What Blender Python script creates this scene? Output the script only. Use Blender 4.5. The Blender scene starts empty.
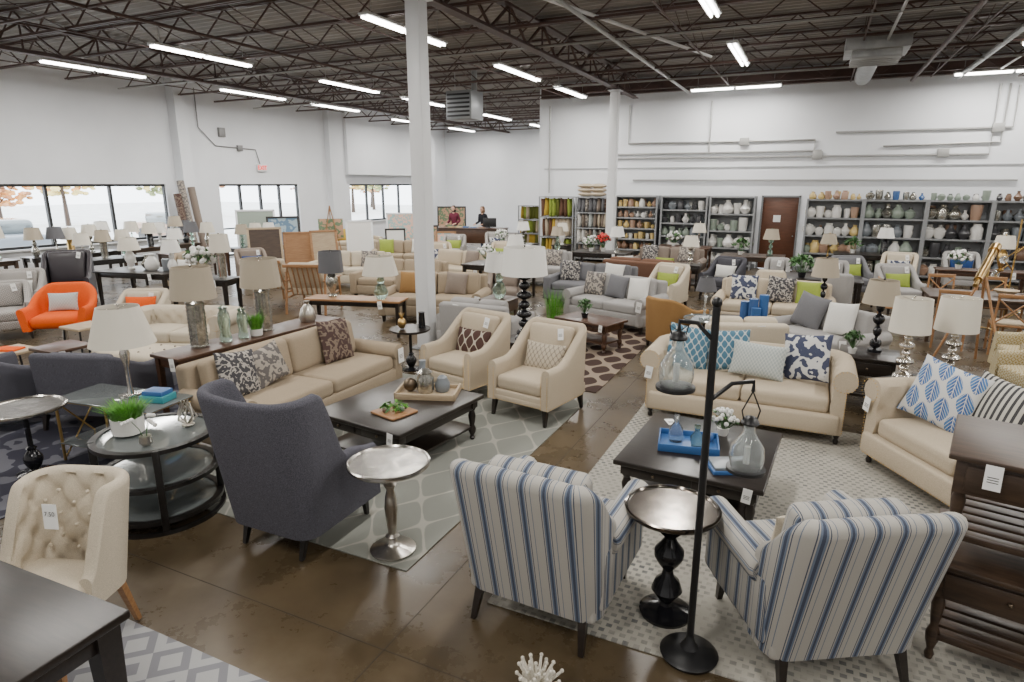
import bpy, math, random
from mathutils import Matrix, Vector, Euler
from math import sin, cos, pi, radians as RD, acos, sqrt
random.seed(7)
D=bpy.data; COL=bpy.context.collection
# ------------------------------------------------------------------ materials
def nodes(m):
    m.use_nodes=True; nt=m.node_tree; return nt, nt.nodes["Principled BSDF"]
def mth(nt,op,a,b=None,c=None):
    n=nt.nodes.new("ShaderNodeMath"); n.operation=op
    for i,x in enumerate((a,b,c)):
        if x is None: continue
        if isinstance(x,(int,float)): n.inputs[i].default_value=x
        else: nt.links.new(x,n.inputs[i])
    return n.outputs[0]
def noise(nt,scale,detail=3,vec=None,rough=.5):
    n=nt.nodes.new("ShaderNodeTexNoise"); n.inputs["Scale"].default_value=scale; n.inputs["Detail"].default_value=detail
    n.inputs["Roughness"].default_value=rough
    if vec is None:
        tc=nt.nodes.new("ShaderNodeTexCoord"); vec=tc.outputs["Object"]
    nt.links.new(vec,n.inputs["Vector"]); return n.outputs["Fac"]
def ramp(nt,fac,stops,interp='LINEAR'):
    r=nt.nodes.new("ShaderNodeValToRGB"); r.color_ramp.interpolation=interp
    e=r.color_ramp.elements
    while len(e)<len(stops): e.new(.5)
    for i,(p,c) in enumerate(stops):
        e[i].position=p; e[i].color=(*c,1)
    nt.links.new(fac,r.inputs[0]); return r.outputs[0]
def bump(nt,bs,fac,st=.2,dist=.01):
    b=nt.nodes.new("ShaderNodeBump"); b.inputs["Strength"].default_value=st; b.inputs["Distance"].default_value=dist
    nt.links.new(fac,b.inputs["Height"]); nt.links.new(b.outputs[0],bs.inputs["Normal"])
def mixc(nt,fac,a,b):
    m=nt.nodes.new("ShaderNodeMix"); m.data_type='RGBA'
    if isinstance(fac,(int,float)): m.inputs[0].default_value=fac
    else: nt.links.new(fac,m.inputs[0])
    for k,x in ((6,a),(7,b)):
        if isinstance(x,tuple): m.inputs[k].default_value=(*x,1)
        else: nt.links.new(x,m.inputs[k])
    return m.outputs[2]
def uvs(nt):
    tc=nt.nodes.new("ShaderNodeTexCoord"); s=nt.nodes.new("ShaderNodeSeparateXYZ")
    nt.links.new(tc.outputs["UV"],s.inputs[0]); return s.outputs[0],s.outputs[1],tc.outputs["UV"]
def plain(name,c,rough=.5,metal=0,var=.0,nscale=8,bmp=0,spec=.5):
    m=D.materials.new(name); nt,bs=nodes(m)
    bs.inputs["Base Color"].default_value=(*c,1); bs.inputs["Roughness"].default_value=rough; bs.inputs["Metallic"].default_value=metal
    bs.inputs["Specular IOR Level"].default_value=spec
    if var or bmp:
        f=noise(nt,nscale)
        if var:
            lo=tuple(x*(1-var) for x in c); hi=tuple(min(1,x*(1+var)) for x in c)
            nt.links.new(ramp(nt,f,[(.3,lo),(.7,hi)]),bs.inputs["Base Color"])
        if bmp: bump(nt,bs,f,bmp)
    return m
def fabric(name,c,var=.18,scale=260,bmp=.25):
    m=D.materials.new(name); nt,bs=nodes(m); bs.inputs["Roughness"].default_value=.9
    bs.inputs["Specular IOR Level"].default_value=.15
    f=noise(nt,scale,2); lo=tuple(x*(1-var) for x in c); hi=tuple(min(1,x*(1+var)) for x in c)
    nt.links.new(ramp(nt,f,[(.3,lo),(.7,hi)]),bs.inputs["Base Color"]); bump(nt,bs,f,bmp,.004)
    return m
def wood(name,c1,c2,rough=.38,sc=5):
    m=D.materials.new(name); nt,bs=nodes(m); bs.inputs["Roughness"].default_value=rough
    tc=nt.nodes.new("ShaderNodeTexCoord"); mp=nt.nodes.new("ShaderNodeMapping"); mp.inputs["Scale"].default_value=(1,9,9)
    nt.links.new(tc.outputs["Object"],mp.inputs[0])
    f=noise(nt,sc,6,mp.outputs[0],.65)
    nt.links.new(ramp(nt,f,[(.3,c1),(.7,c2)]),bs.inputs["Base Color"]); bump(nt,bs,f,.08,.004)
    return m
def glass(name,c=(1,1,1),rough=.02):
    m=D.materials.new(name); nt,bs=nodes(m)
    bs.inputs["Base Color"].default_value=(*c,1); bs.inputs["Roughness"].default_value=rough
    bs.inputs["Transmission Weight"].default_value=.92; bs.inputs["IOR"].default_value=1.35
    return m
def emis(name,c,s):
    m=D.materials.new(name); nt,bs=nodes(m); bs.inputs["Base Color"].default_value=(*c,1)
    bs.inputs["Emission Color"].default_value=(*c,1); bs.inputs["Emission Strength"].default_value=s; return m
def patm(name,kind,c1,c2,p=.1,t=.4,c3=None,rough=.9):
    m=D.materials.new(name); nt,bs=nodes(m); bs.inputs["Roughness"].default_value=rough
    bs.inputs["Specular IOR Level"].default_value=.15
    u,v,uv=uvs(nt)
    if kind=='stripe':
        fr=mth(nt,'FRACT',mth(nt,'DIVIDE',u,p))
        s=[(0,c1),(.22,c2),(.255,c1),(.30,c3),(.37,c2),(.47,c3),(.54,c1),(.585,c2),(.62,c1),(.80,c3),(.83,c1)]
        col=ramp(nt,fr,s,'CONSTANT')
    elif kind=='bars':
        fr=mth(nt,'FRACT',mth(nt,'DIVIDE',u,p)); col=ramp(nt,fr,[(0,c1),(t,c2)],'CONSTANT')
    elif kind=='trellis':
        k=2*pi/p
        a=mth(nt,'COSINE',mth(nt,'MULTIPLY',u,k)); b=mth(nt,'COSINE',mth(nt,'MULTIPLY',v,k*.7))
        d=mth(nt,'ABSOLUTE',mth(nt,'ADD',a,b)); w=noise(nt,6,3)
        d=mth(nt,'ADD',d,mth(nt,'MULTIPLY',mth(nt,'SUBTRACT',w,.5),.25))
        col=ramp(nt,d,[(0,c2),(t,c2),(t+.08,c1)])
    elif kind=='dash':
        mu=mth(nt,'FLOOR',mth(nt,'DIVIDE',v,p)); off=mth(nt,'MULTIPLY',mth(nt,'FRACT',mth(nt,'MULTIPLY',mu,.5)),1.0)
        fu=mth(nt,'FRACT',mth(nt,'ADD',mth(nt,'DIVIDE',u,p*1.25),off)); fv=mth(nt,'FRACT',mth(nt,'DIVIDE',v,p))
        d=mth(nt,'MULTIPLY',mth(nt,'LESS_THAN',fu,.55),mth(nt,'LESS_THAN',fv,.6)); w=noise(nt,1.3,4); w2=noise(nt,11,3)
        k2=mth(nt,'ADD',mth(nt,'MULTIPLY',w,.6),mth(nt,'MULTIPLY',w2,.5))
        a=ramp(nt,k2,[(.42,(0,0,0)),(.68,(1,1,1))])
        col=mixc(nt,mth(nt,'MULTIPLY',d,a),c1,c2)
    elif kind=='leaf':
        su=mth(nt,'DIVIDE',u,p); fu0=mth(nt,'FLOOR',su); fu=mth(nt,'SUBTRACT',mth(nt,'FRACT',su),.5)
        sv=mth(nt,'ADD',mth(nt,'DIVIDE',v,p*1.7),mth(nt,'MULTIPLY',fu0,.5)); fv=mth(nt,'SUBTRACT',mth(nt,'FRACT',sv),.5)
        tw=mth(nt,'MULTIPLY',fv,.35); fu=mth(nt,'ADD',fu,mth(nt,'MULTIPLY',tw,1))
        wd=mth(nt,'MULTIPLY',mth(nt,'SUBTRACT',.25,mth(nt,'MULTIPLY',fv,fv)),1.9)
        au=mth(nt,'ABSOLUTE',fu); ins=mth(nt,'LESS_THAN',au,wd)
        vein=mth(nt,'GREATER_THAN',mth(nt,'FRACT',mth(nt,'MULTIPLY',mth(nt,'ADD',fv,mth(nt,'MULTIPLY',au,.9)),6)),.20)
        mid=mth(nt,'GREATER_THAN',au,.025)
        fac=mth(nt,'MULTIPLY',ins,mth(nt,'MULTIPLY',vein,mid)); col=mixc(nt,fac,c1,mixc(nt,mth(nt,'GREATER_THAN',au,.2),c2,c3))
    elif kind=='blotch':
        mp=nt.nodes.new("ShaderNodeMapping"); mp.inputs["Scale"].default_value=(1/p,1/p,1)
        nt.links.new(uv,mp.inputs[0]); f=noise(nt,1,2,mp.outputs[0])
        f=mth(nt,'FRACT',mth(nt,'MULTIPLY',f,4)); col=ramp(nt,f,[(0,c1),(t,c1),(t+.05,c2)])
    elif kind=='diamond':
        a=mth(nt,'ABSOLUTE',mth(nt,'SUBTRACT',mth(nt,'FRACT',mth(nt,'DIVIDE',u,p)),.5)); b=mth(nt,'ABSOLUTE',mth(nt,'SUBTRACT',mth(nt,'FRACT',mth(nt,'DIVIDE',v,p)),.5))
        d=mth(nt,'FRACT',mth(nt,'MULTIPLY',mth(nt,'ADD',a,b),2)); col=ramp(nt,d,[(0,c1),(t,c2)],'CONSTANT')
    f2=noise(nt,250,2)
    col=mixc(nt,mth(nt,'MULTIPLY',f2,.25),col,tuple(x*.55 for x in c1))
    nt.links.new(col,bs.inputs["Base Color"]); bump(nt,bs,f2,.2,.004)
    return m
cream=fabric("linen_cream",(.47,.395,.295)); beige=fabric("linen_beige",(.33,.265,.188)); ivory=fabric("linen_ivory",(.52,.455,.355))
taupe=fabric("fabric_taupe",(.22,.18,.15)); lgrey=fabric("fabric_light_grey",(.32,.31,.30)); dgrey=fabric("fabric_charcoal",(.06,.06,.07))
grey=fabric("fabric_grey",(.15,.15,.16)); purple=fabric("tweed_blue_grey",(.084,.083,.100),.5,200,.4); orange=fabric("felt_orange",(.72,.10,.012)); gold=fabric("velvet_gold_tan",(.29,.165,.065))
navy=fabric("fabric_navy",(.02,.05,.16)); white=fabric("cotton_white",(.66,.65,.61)); mustard=fabric("fabric_mustard",(.45,.31,.05)); green=fabric("fabric_green",(.27,.34,.06))
blue=fabric("fabric_blue",(.05,.20,.38)); brownf=fabric("fabric_brown",(.14,.075,.05)); leather=plain("leather_dark",(.03,.025,.03),.35)
WHT=(.44,.42,.38)
stripe=patm("ticking_stripe",'stripe',WHT,(.045,.060,.105),.118,.5,(.135,.178,.255))
leaf=patm("leaf_block_print",'leaf',(.66,.66,.64),(.02,.10,.32),.125,.40,(.04,.17,.42))
quat=patm("quatrefoil_blue",'trellis',(.08,.18,.26),(.52,.57,.57),.085,.3)
geo=patm("small_geometric_grey",'trellis',(.38,.43,.42),(.58,.59,.56),.035,.5)
abstr=patm("navy_abstract",'blotch',(.62,.62,.60),(.02,.03,.085),.16,.45)
greyp=patm("grey_ikat",'blotch',(.38,.34,.29),(.12,.11,.11),.10,.5)
brownp=patm("brown_brocade",'blotch',(.08,.05,.045),(.22,.17,.13),.10,.6)
darkp=patm("dark_ikat",'blotch',(.42,.39,.35),(.04,.04,.05),.07,.35)
bars=patm("black_white_bars",'bars',(.58,.56,.50),(.03,.03,.04),.045,.55)
chev=patm("embroidered_lattice",'trellis',(.50,.44,.34),(.25,.21,.175),.06,.35)
knot=patm("brown_chain",'trellis',(.08,.045,.038),(.50,.45,.37),.15,.25)
yellowl=patm("yellow_lattice",'diamond',(.52,.47,.33),(.33,.235,.08),.07,.6)
patg=patm("grey_lattice",'diamond',(.41,.39,.36),(.19,.18,.18),.06,.6)
rug1m=patm("rug_trellis_sage",'trellis',(.215,.22,.195),(.34,.33,.285),.46,.09)
rug2m=patm("rug_distressed_white",'dash',(.40,.38,.33),(.10,.105,.11),.05,.50)
rug3m=patm("rug_grey_geometric",'diamond',(.38,.38,.38),(.20,.20,.22),.28,.55)
rug4m=patm("rug_brown_medallion",'trellis',(.05,.03,.024),(.29,.23,.175),.40,.55)
rug5m=patm("rug_dark_blue",'blotch',(.035,.035,.05),(.12,.12,.14),.5,.5)
espresso=wood("wood_espresso",(.008,.006,.005),(.022,.0155,.012),.3)
blackw=wood("wood_black",(.005,.005,.005),(.012,.010,.009),.35)
walnut=wood("wood_walnut",(.040,.018,.010),(.085,.041,.022),.35)
driftd=wood("wood_dark_drift",(.028,.016,.010),(.072,.043,.025),.42)
oak=wood("wood_oak",(.24,.115,.045),(.37,.20,.09),.45); lightw=wood("wood_light",(.34,.25,.16),(.48,.38,.25),.55)
doorw=wood("wood_door",(.075,.026,.012),(.12,.044,.02),.4,3)
silver=plain("silver_antique",(.52,.49,.44),.28,1,.12,30); nickel=plain("nickel",(.64,.61,.56),.22,1); brass=plain("brass",(.55,.37,.14),.3,1)
blackm=plain("metal_black",(.009,.009,.010),.38); merc=plain("mercury_glass",(.38,.37,.33),.2,.85,.4,25); bronze=plain("bronze",(.13,.10,.07),.35,.9)
gl=glass("glass_clear",(.93,.97,.97)); gtop=plain("glass_table_top",(.18,.20,.20),.06,.35); ggl=glass("glass_seafoam",(.55,.72,.62))
mirror=plain("tray_mirror_silver",(.40,.38,.35),.22,1,.3,14,.08); dmirror=plain("aged_dark_mirror",(.17,.15,.13),.15,1,.3,10)
shade=plain("lampshade_ivory",(.68,.64,.55),.85,spec=.1,bmp=.1,nscale=200); shadew=plain("lampshade_white",(.78,.77,.73),.85,spec=.1); shadeg=plain("lampshade_grey",(.11,.11,.12),.85); shadel=plain("lampshade_linen",(.40,.345,.265),.9,bmp=.15,nscale=180)
ceram=plain("ceramic_white",(.68,.67,.64),.25); ceramk=plain("ceramic_black",(.008,.008,.010),.18); ceramb=plain("ceramic_blue",(.05,.12,.30),.25); cerag=plain("ceramic_sage",(.25,.30,.25),.3); cery=plain("ceramic_yellow",(.58,.43,.17),.35); cerbr=plain("ceramic_brown",(.16,.09,.055),.4); cergr=plain("ceramic_grey",(.18,.20,.22),.3); cerpk=plain("ceramic_clay",(.36,.23,.16),.4)
grass=plain("grass_blade",(.09,.28,.025),.6,0,.4,40); leafg=plain("leaf_green",(.05,.13,.035),.5,0,.4,20); petal=plain("petal_white",(.75,.74,.71),.6); petalr=plain("petal_red",(.55,.03,.03),.6); coralm=plain("coral_white",(.70,.66,.57),.8,0,.1,60,.5)
paper=plain("paper_white",(.85,.85,.83),.7); bookb=plain("book_blue",(.035,.12,.32),.4); ink=plain("ink",(.02,.02,.02),.6)
steelg=plain("steel_grey_paint",(.22,.23,.24),.4,.3); shelfm=plain("shelf_grey_paint",(.27,.28,.29),.45,.2); truss=plain("truss_brown_paint",(.078,.043,.035),.5,0,.25,3); galv=plain("galvanised",(.36,.37,.37),.4,.4,.15,6); whitep=plain("white_paint_steel",(.72,.73,.74),.4); condm=plain("conduit_grey",(.38,.38,.37),.4,.4)
skin=plain("skin",(.62,.38,.27),.5); hairm=plain("hair_dark",(.03,.018,.012),.5); hairb=plain("hair_brown",(.16,.08,.04),.5); shirt1=fabric("shirt_maroon",(.14,.03,.05)); shirt2=fabric("shirt_black",(.02,.02,.025)); jeans=fabric("jeans",(.04,.07,.14)); eyem=plain("eye",(.02,.015,.01),.2)
wallm=plain("wall_white_paint",(.75,.77,.80),.75,0,.05,.6,.03); framem=plain("window_frame_black",(.012,.012,.013),.4)
tube_m=emis("fluorescent_tube",(1,.98,.94),18); exitm=emis("exit_red",(.9,.03,.02),1.2)
# floor
m=floorm=D.materials.new("stained_concrete"); nt,bs=nodes(m)
f1=noise(nt,.45,6,rough=.6); f2=noise(nt,1.8,9,rough=.68)
ff=mth(nt,'ADD',mth(nt,'MULTIPLY',f1,.6),mth(nt,'MULTIPLY',f2,.4))
nt.links.new(ramp(nt,ff,[(.34,(.044,.031,.016)),(.5,(.078,.056,.031)),(.66,(.125,.095,.057))]),bs.inputs["Base Color"])
nt.links.new(ramp(nt,f2,[(.3,(.22,)*3),(.7,(.36,)*3)]),bs.inputs["Roughness"]); bs.inputs["Specular IOR Level"].default_value=.42; bump(nt,bs,f2,.03,.003)
m=deckm=D.materials.new("steel_deck"); nt,bs=nodes(m); bs.inputs["Roughness"].default_value=.55
f=noise(nt,.7,4); nt.links.new(ramp(nt,f,[(.3,(.20,.185,.17)),(.7,(.34,.315,.29))]),bs.inputs["Base Color"])
# ------------------------------------------------------------------ mesh builder
def T(x=0,y=0,z=0,rx=0,ry=0,rz=0):
    return Matrix.Translation((x,y,z))@Euler((RD(rx),RD(ry),RD(rz))).to_matrix().to_4x4()
class B:
    def __init__(s): s.v=[];s.f=[];s.mi=[];s.uv=[];s.mats=[];s.M=Matrix()
    def add(s,vs,fs,mat,M=None,uv=None):
        if mat not in s.mats: s.mats.append(mat)
        k=s.mats.index(mat); o=len(s.v); X=s.M@M if M is not None else s.M
        s.v+= [tuple(X@Vector(p)) for p in vs]
        for f in fs:
            s.f.append([i+o for i in f]); s.mi.append(k)
            if uv: s.uv+=[uv[i] for i in f]
            else:
                a,b,c=Vector(vs[f[0]]),Vector(vs[f[1]]),Vector(vs[f[2]]); n=(b-a).cross(c-b)
                if len(f)>3 and n.length<1e-9: n=(Vector(vs[f[2]])-b).cross(Vector(vs[f[3]])-c)
                ax=max(range(3),key=lambda i:abs(n[i]))
                for i in f:
                    p=vs[i]; s.uv.append((p[1],p[2]) if ax==0 else (p[0],p[2]) if ax==1 else (p[0],p[1]))
    def mesh(s,name):
        me=D.meshes.new(name); me.from_pydata(s.v,[],s.f)
        for m in s.mats: me.materials.append(m)
        me.polygons.foreach_set("material_index",s.mi); me.polygons.foreach_set("use_smooth",[True]*len(s.f))
        l=me.uv_layers.new(name="UVMap"); fl=[]
        for a in s.uv: fl+=[a[0],a[1]]
        l.data.foreach_set("uv",fl); me.update()
        try: me.set_sharp_from_angle(angle=RD(42))
        except Exception: pass
        return me
    def done(s,name,loc=(0,0,0),rot=0,parent=None,sc=1):
        o=D.objects.new(name,s.mesh(name)); COL.objects.link(o); o.location=loc; o.rotation_euler=(0,0,RD(rot)); o.scale=(sc,)*3
        if parent: o.parent=parent
        return o
def inst(o,loc,rot=0,sc=1):
    n=D.objects.new(o.name.split(".")[0],o.data); COL.objects.link(n); n.location=loc; n.rotation_euler=(0,0,RD(rot)); n.scale=(sc,)*3; return n
def rbox(b,c,s,mat,r=.006,seg=1,puff=(0,0,0),M=None):
    h=[x/2 for x in s]; r=min(r,min(h)*.98)
    if r<=0.0005:
        vs=[(c[0]+x*h[0],c[1]+y*h[1],c[2]+z*h[2]) for x in(-1,1) for y in(-1,1) for z in(-1,1)]
        b.add(vs,[(0,1,3,2),(4,6,7,5),(0,4,5,1),(2,3,7,6),(0,2,6,4),(1,5,7,3)],mat,M); return
    pf=any(puff); ax=[]
    for hh in h:
        a=[-hh+r*(1-cos(pi/2*k/seg)) if seg>1 else -hh+r*k for k in range(seg+1)]
        mid=[(hh-r)*t for t in (-.66,-.33,0,.33,.66)] if pf else []
        ax.append(a+mid+[-x for x in reversed(a)])
    vs=[];idx={};fs=[]
    def V(p):
        key=(round(p[0],5),round(p[1],5),round(p[2],5))
        if key in idx: return idx[key]
        inn=[max(-(h[i]-r),min(h[i]-r,p[i])) for i in range(3)]
        d=[p[i]-inn[i] for i in range(3)]; L=sqrt(sum(x*x for x in d)) or 1
        q=[inn[i]+r*d[i]/L for i in range(3)]
        for i in range(3):
            if puff[i]:
                j,k=(i+1)%3,(i+2)%3
                q[i]+=puff[i]*(q[i]/h[i])*(1-(q[j]/h[j])**2)*(1-(q[k]/h[k])**2)
        vs.append((q[0]+c[0],q[1]+c[1],q[2]+c[2])); idx[key]=len(vs)-1; return idx[key]
    for i in range(3):
        j,k=(i+1)%3,(i+2)%3
        for sg in(-1,1):
            for a in range(len(ax[j])-1):
                for e in range(len(ax[k])-1):
                    q=[]
                    for (aa,ee) in((a,e),(a+1,e),(a+1,e+1),(a,e+1)):
                        p=[0,0,0];p[i]=sg*h[i];p[j]=ax[j][aa];p[k]=ax[k][ee];q.append(V(p))
                    q=q if sg>0 else q[::-1]
                    if len(set(q))==4: fs.append(q)
    b.add(vs,fs,mat,M)
def box(b,x0,x1,y0,y1,z0,z1,mat,r=0,**k): rbox(b,((x0+x1)/2,(y0+y1)/2,(z0+z1)/2),(x1-x0,y1-y0,z1-z0),mat,r,**k)
def lathe(b,prof,mat,c=(0,0,0),seg=20,M=None,cap=True,sx=1,sy=1):
    vs=[];fs=[];uv=[];n=len(prof)
    for i in range(seg+1):
        a=2*pi*i/seg
        for r,z in prof:
            vs.append((c[0]+r*cos(a)*sx,c[1]+r*sin(a)*sy,c[2]+z)); uv.append((a*max(prof[n//2][0],.02),z))
    for i in range(seg):
        for j in range(n-1):
            fs.append((i*n+j,(i+1)*n+j,(i+1)*n+j+1,i*n+j+1))
    if cap:
        if prof[0][0]>1e-4: fs.append([i*n for i in range(seg)][::-1])
        if prof[-1][0]>1e-4: fs.append([i*n+n-1 for i in range(seg)])
    b.add(vs,fs,mat,M,uv)
def cyl(b,c,r,h,mat,seg=16,M=None,r2=None): lathe(b,[(r,0),(r if r2 is None else r2,h)],mat,c,seg,M)
def ball(b,c,r,mat,seg=12,sz=1,M=None,nr=8): lathe(b,[(r*sin(pi*k/nr)if 0<k<nr else 0,-r*sz*cos(pi*k/nr)) for k in range(nr+1)],mat,c,seg,M,False)
def tube(b,pts,r,mat,seg=6,r2=None):
    vs=[];fs=[];P=[Vector(p) for p in pts];n=len(P)
    up=Vector((0,0,1)); d0=(P[1]-P[0]).normalized(); s=d0.cross(up)
    if s.length<.05: s=d0.cross(Vector((0,1,0)))
    s.normalize()
    for i,p in enumerate(P):
        d=((P[min(i+1,n-1)]-P[max(i-1,0)])).normalized(); s=(s-d*s.dot(d)).normalized(); t=d.cross(s)
        rr=r if r2 is None else r+(r2-r)*i/(n-1)
        for k in range(seg):
            a=2*pi*k/seg+pi/seg; vs.append(tuple(p+s*cos(a)*rr+t*sin(a)*rr))
    for i in range(n-1):
        for k in range(seg):
            fs.append((i*seg+k,i*seg+(k+1)%seg,(i+1)*seg+(k+1)%seg,(i+1)*seg+k))
    fs.append(list(range(seg))[::-1]); fs.append([(n-1)*seg+k for k in range(seg)])
    b.add(vs,fs,mat)
def taper(b,x,y,z0,z1,s0,s1,mat,dx=0,dy=0):
    vs=[(x+dx+i*s0/2,y+dy+j*s0/2,z0) for i in(-1,1) for j in(-1,1)]+[(x+i*s1/2,y+j*s1/2,z1) for i in(-1,1) for j in(-1,1)]
    b.add(vs,[(0,1,3,2),(4,6,7,5),(0,2,6,4),(2,3,7,6),(3,1,5,7),(1,0,4,5)],mat)
def pillow(b,w,h,d,mat,M=None,n=10):
    vs=[];fs=[];uv=[]
    for sg in(-1,1):
        o=len(vs)
        for i in range(n+1):
            for j in range(n+1):
                u=-cos(pi*i/n); v=-cos(pi*j/n)
                x=w/2*u*(1-.07*(1-v*v)); z=h/2*v*(1-.07*(1-u*u))
                t=((1-u*u)*(1-v*v))**.42
                vs.append((x,sg*d/2*t,z)); uv.append((x,z))
        for i in range(n):
            for j in range(n):
                q=(o+i*(n+1)+j,o+(i+1)*(n+1)+j,o+(i+1)*(n+1)+j+1,o+i*(n+1)+j+1); fs.append(q if sg<0 else q[::-1])
    b.add(vs,fs,mat,M,uv)
def ushell(b,hw,dep,rc,z0,hf,th,mat,Rr=None,flare=0,lean=0,dim=None,n=8,nz=6,M=None,fl=None):
    Rr=Rr or th/2; cx=Rr-th; P=[]
    for k in range(n): P.append((hw,-dep/2+(dep-rc)*k/n,1,0))
    for k in range(n): a=pi/2*k/n; P.append((hw-rc+rc*cos(a),dep/2-rc+rc*sin(a),cos(a),sin(a)))
    for k in range(2*n+1): P.append(((hw-rc)*(1-k/n),dep/2,0,1))
    for k in range(1,n): a=pi/2+pi/2*k/n; P.append((-hw+rc+rc*cos(a),dep/2-rc+rc*sin(a),cos(a),sin(a)))
    for k in range(n+1): P.append((-hw,dep/2-rc-(dep-rc)*k/n,-1,0))
    A=[0]
    for i in range(1,len(P)): A.append(A[-1]+math.dist(P[i][:2],P[i-1][:2]))
    L=A[-1];vs=[];uv=[]; a0=-acos(max(-1,min(1,-cx/Rr)))
    for i,(x,y,nx,ny) in enumerate(P):
        t=A[i]/L; H=hf(t); zt=H-Rr+Rr*sin(a0); F=flare if fl is None else fl(t)
        pr=[(0,z0+(zt-z0)*k/nz,0) for k in range(nz+1)]
        pr+=[(cx+Rr*cos(a0+(pi-a0)*k/8),H-Rr+Rr*sin(a0+(pi-a0)*k/8),0) for k in range(1,8)]
        pr+=[(-th,(H-Rr)-(H-Rr-z0)*k/nz,1) for k in range(nz+1)]
        cum=0;last=pr[0]
        for p in pr:
            cum+=math.dist(p[:2],last[:2]);last=p
            o=p[0]+F*((p[1]-z0)/(H-z0))
            if dim and p[2]:
                c1=abs(cos(pi*((A[i]-L/2)/dim[0]+(p[1])/dim[1]))); c2=abs(cos(pi*((A[i]-L/2)/dim[0]-(p[1])/dim[1])))
                o+=dim[2]*(.75*(c1*c2)**4+.35*max(c1,c2)**8)
            vs.append((x+nx*o,y+ny*o+lean*(p[1]-z0),p[1])); uv.append((A[i]-L/2,cum if not p[2] else p[1]))
    m_=len(pr);fs=[]
    for i in range(len(P)-1):
        for j in range(m_-1): fs.append((i*m_+j,i*m_+j+1,(i+1)*m_+j+1,(i+1)*m_+j))
    fs.append(list(range(m_))[::-1]); fs.append([(len(P)-1)*m_+j for j in range(m_)])
    fs=[f[::-1] for f in fs]
    b.add(vs,fs,mat,M,uv)
def nails(b,pts,mat=brass,r=.007):
    for p in pts:
        x,y,z=p; b.add([(x-r,y,z),(x+r,y,z),(x,y-r,z),(x,y+r,z),(x,y,z-r),(x,y,z+r)],[(0,2,4),(2,1,4),(1,3,4),(3,0,4),(2,0,5),(1,2,5),(3,1,5),(0,3,5)],mat)
def sstep(a,b,x):
    t=max(0,min(1,(x-a)/(b-a))); return t*t*(3-2*t)
def tag(b,M,mat=paper,s=1):
    rbox(b,(0,0,0),(.07*s,.003,.12*s),mat,0,M=M)
    for k in(-1,0,1): rbox(b,(0,-.002,.012*k*s-.01),(.045*s,.001,.004*s),ink,0,M=M)
# ------------------------------------------------------------------ furniture (front = -Y)
def sofa(name,w,d,mat,loc,rot,seats=2,style='track',hb=.84,ha=.6,pil=(),legm=espresso,backc=None,seatm=None):
    b=B(); aw=.17; backc=seats if backc is None else backc; seatm=seatm or mat
    for x in(-1,1):
        for y in(-1,1): taper(b,x*(w/2-.1),y*(d/2-.1),0,.14,.04,.06,legm)
    rbox(b,(0,0,.23),(w-.03,d-.04,.2),mat,.03,2)
    for x in(-1,1):
        if style=='track': rbox(b,(x*(w/2-aw/2),-.02,.13+(ha-.13)/2),(aw,d-.04,ha-.13),mat,.035,3)
        else:
            rbox(b,(x*(w/2-aw/2-.02),-.02,.13+(ha-.23)/2),(aw-.05,d-.06,ha-.21),mat,.03,2)
            lathe(b,[(.06,-.004),(.095,0),(.1,.012),(.1,d-.1),(.09,d-.08)],mat,M=T(x*(w/2-.1),-d/2+.01,ha-.1,-90,0,0),seg=18)
    rbox(b,(0,d/2-.12,.13+(hb-.13)/2),(w-2*aw*.5,.17,hb-.13),mat,.05,3,M=T(0,0,0,-4))
    iw=w-2*aw; sw=iw/seats
    for i in range(seats):
        rbox(b,(-iw/2+sw*(i+.5),-.09,.40),(sw-.006,d-.24,.17),seatm,.05,3,(0,0,.018))
    if backc:
        bw=iw/backc
        for i in range(backc):
            rbox(b,(0,0,0),(bw-.01,.17,hb-.44),seatm,.06,3,(0,.035,.01),M=T(-iw/2+bw*(i+.5),d/2-.27,.46+(hb-.44)/2,-10))
    for (x,pm,s,*e) in pil:
        tilt=e[0] if e else 0
        pillow(b,s,s*(e[1] if len(e)>1 else 1),.16,pm,M=T(x,d/2-.42,.50+s*.45,-18,tilt,0))
    tag(b,T(w/2-.09,-d/2-.012,ha-.14,0,random.uniform(-12,12)),s=1.5)
    if random.random()<.6: tag(b,T(random.uniform(-.5,.5),d/2+.005,hb-.12,0,random.uniform(-12,12)),s=1.4)
    return b.done(name,loc,rot)
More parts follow.
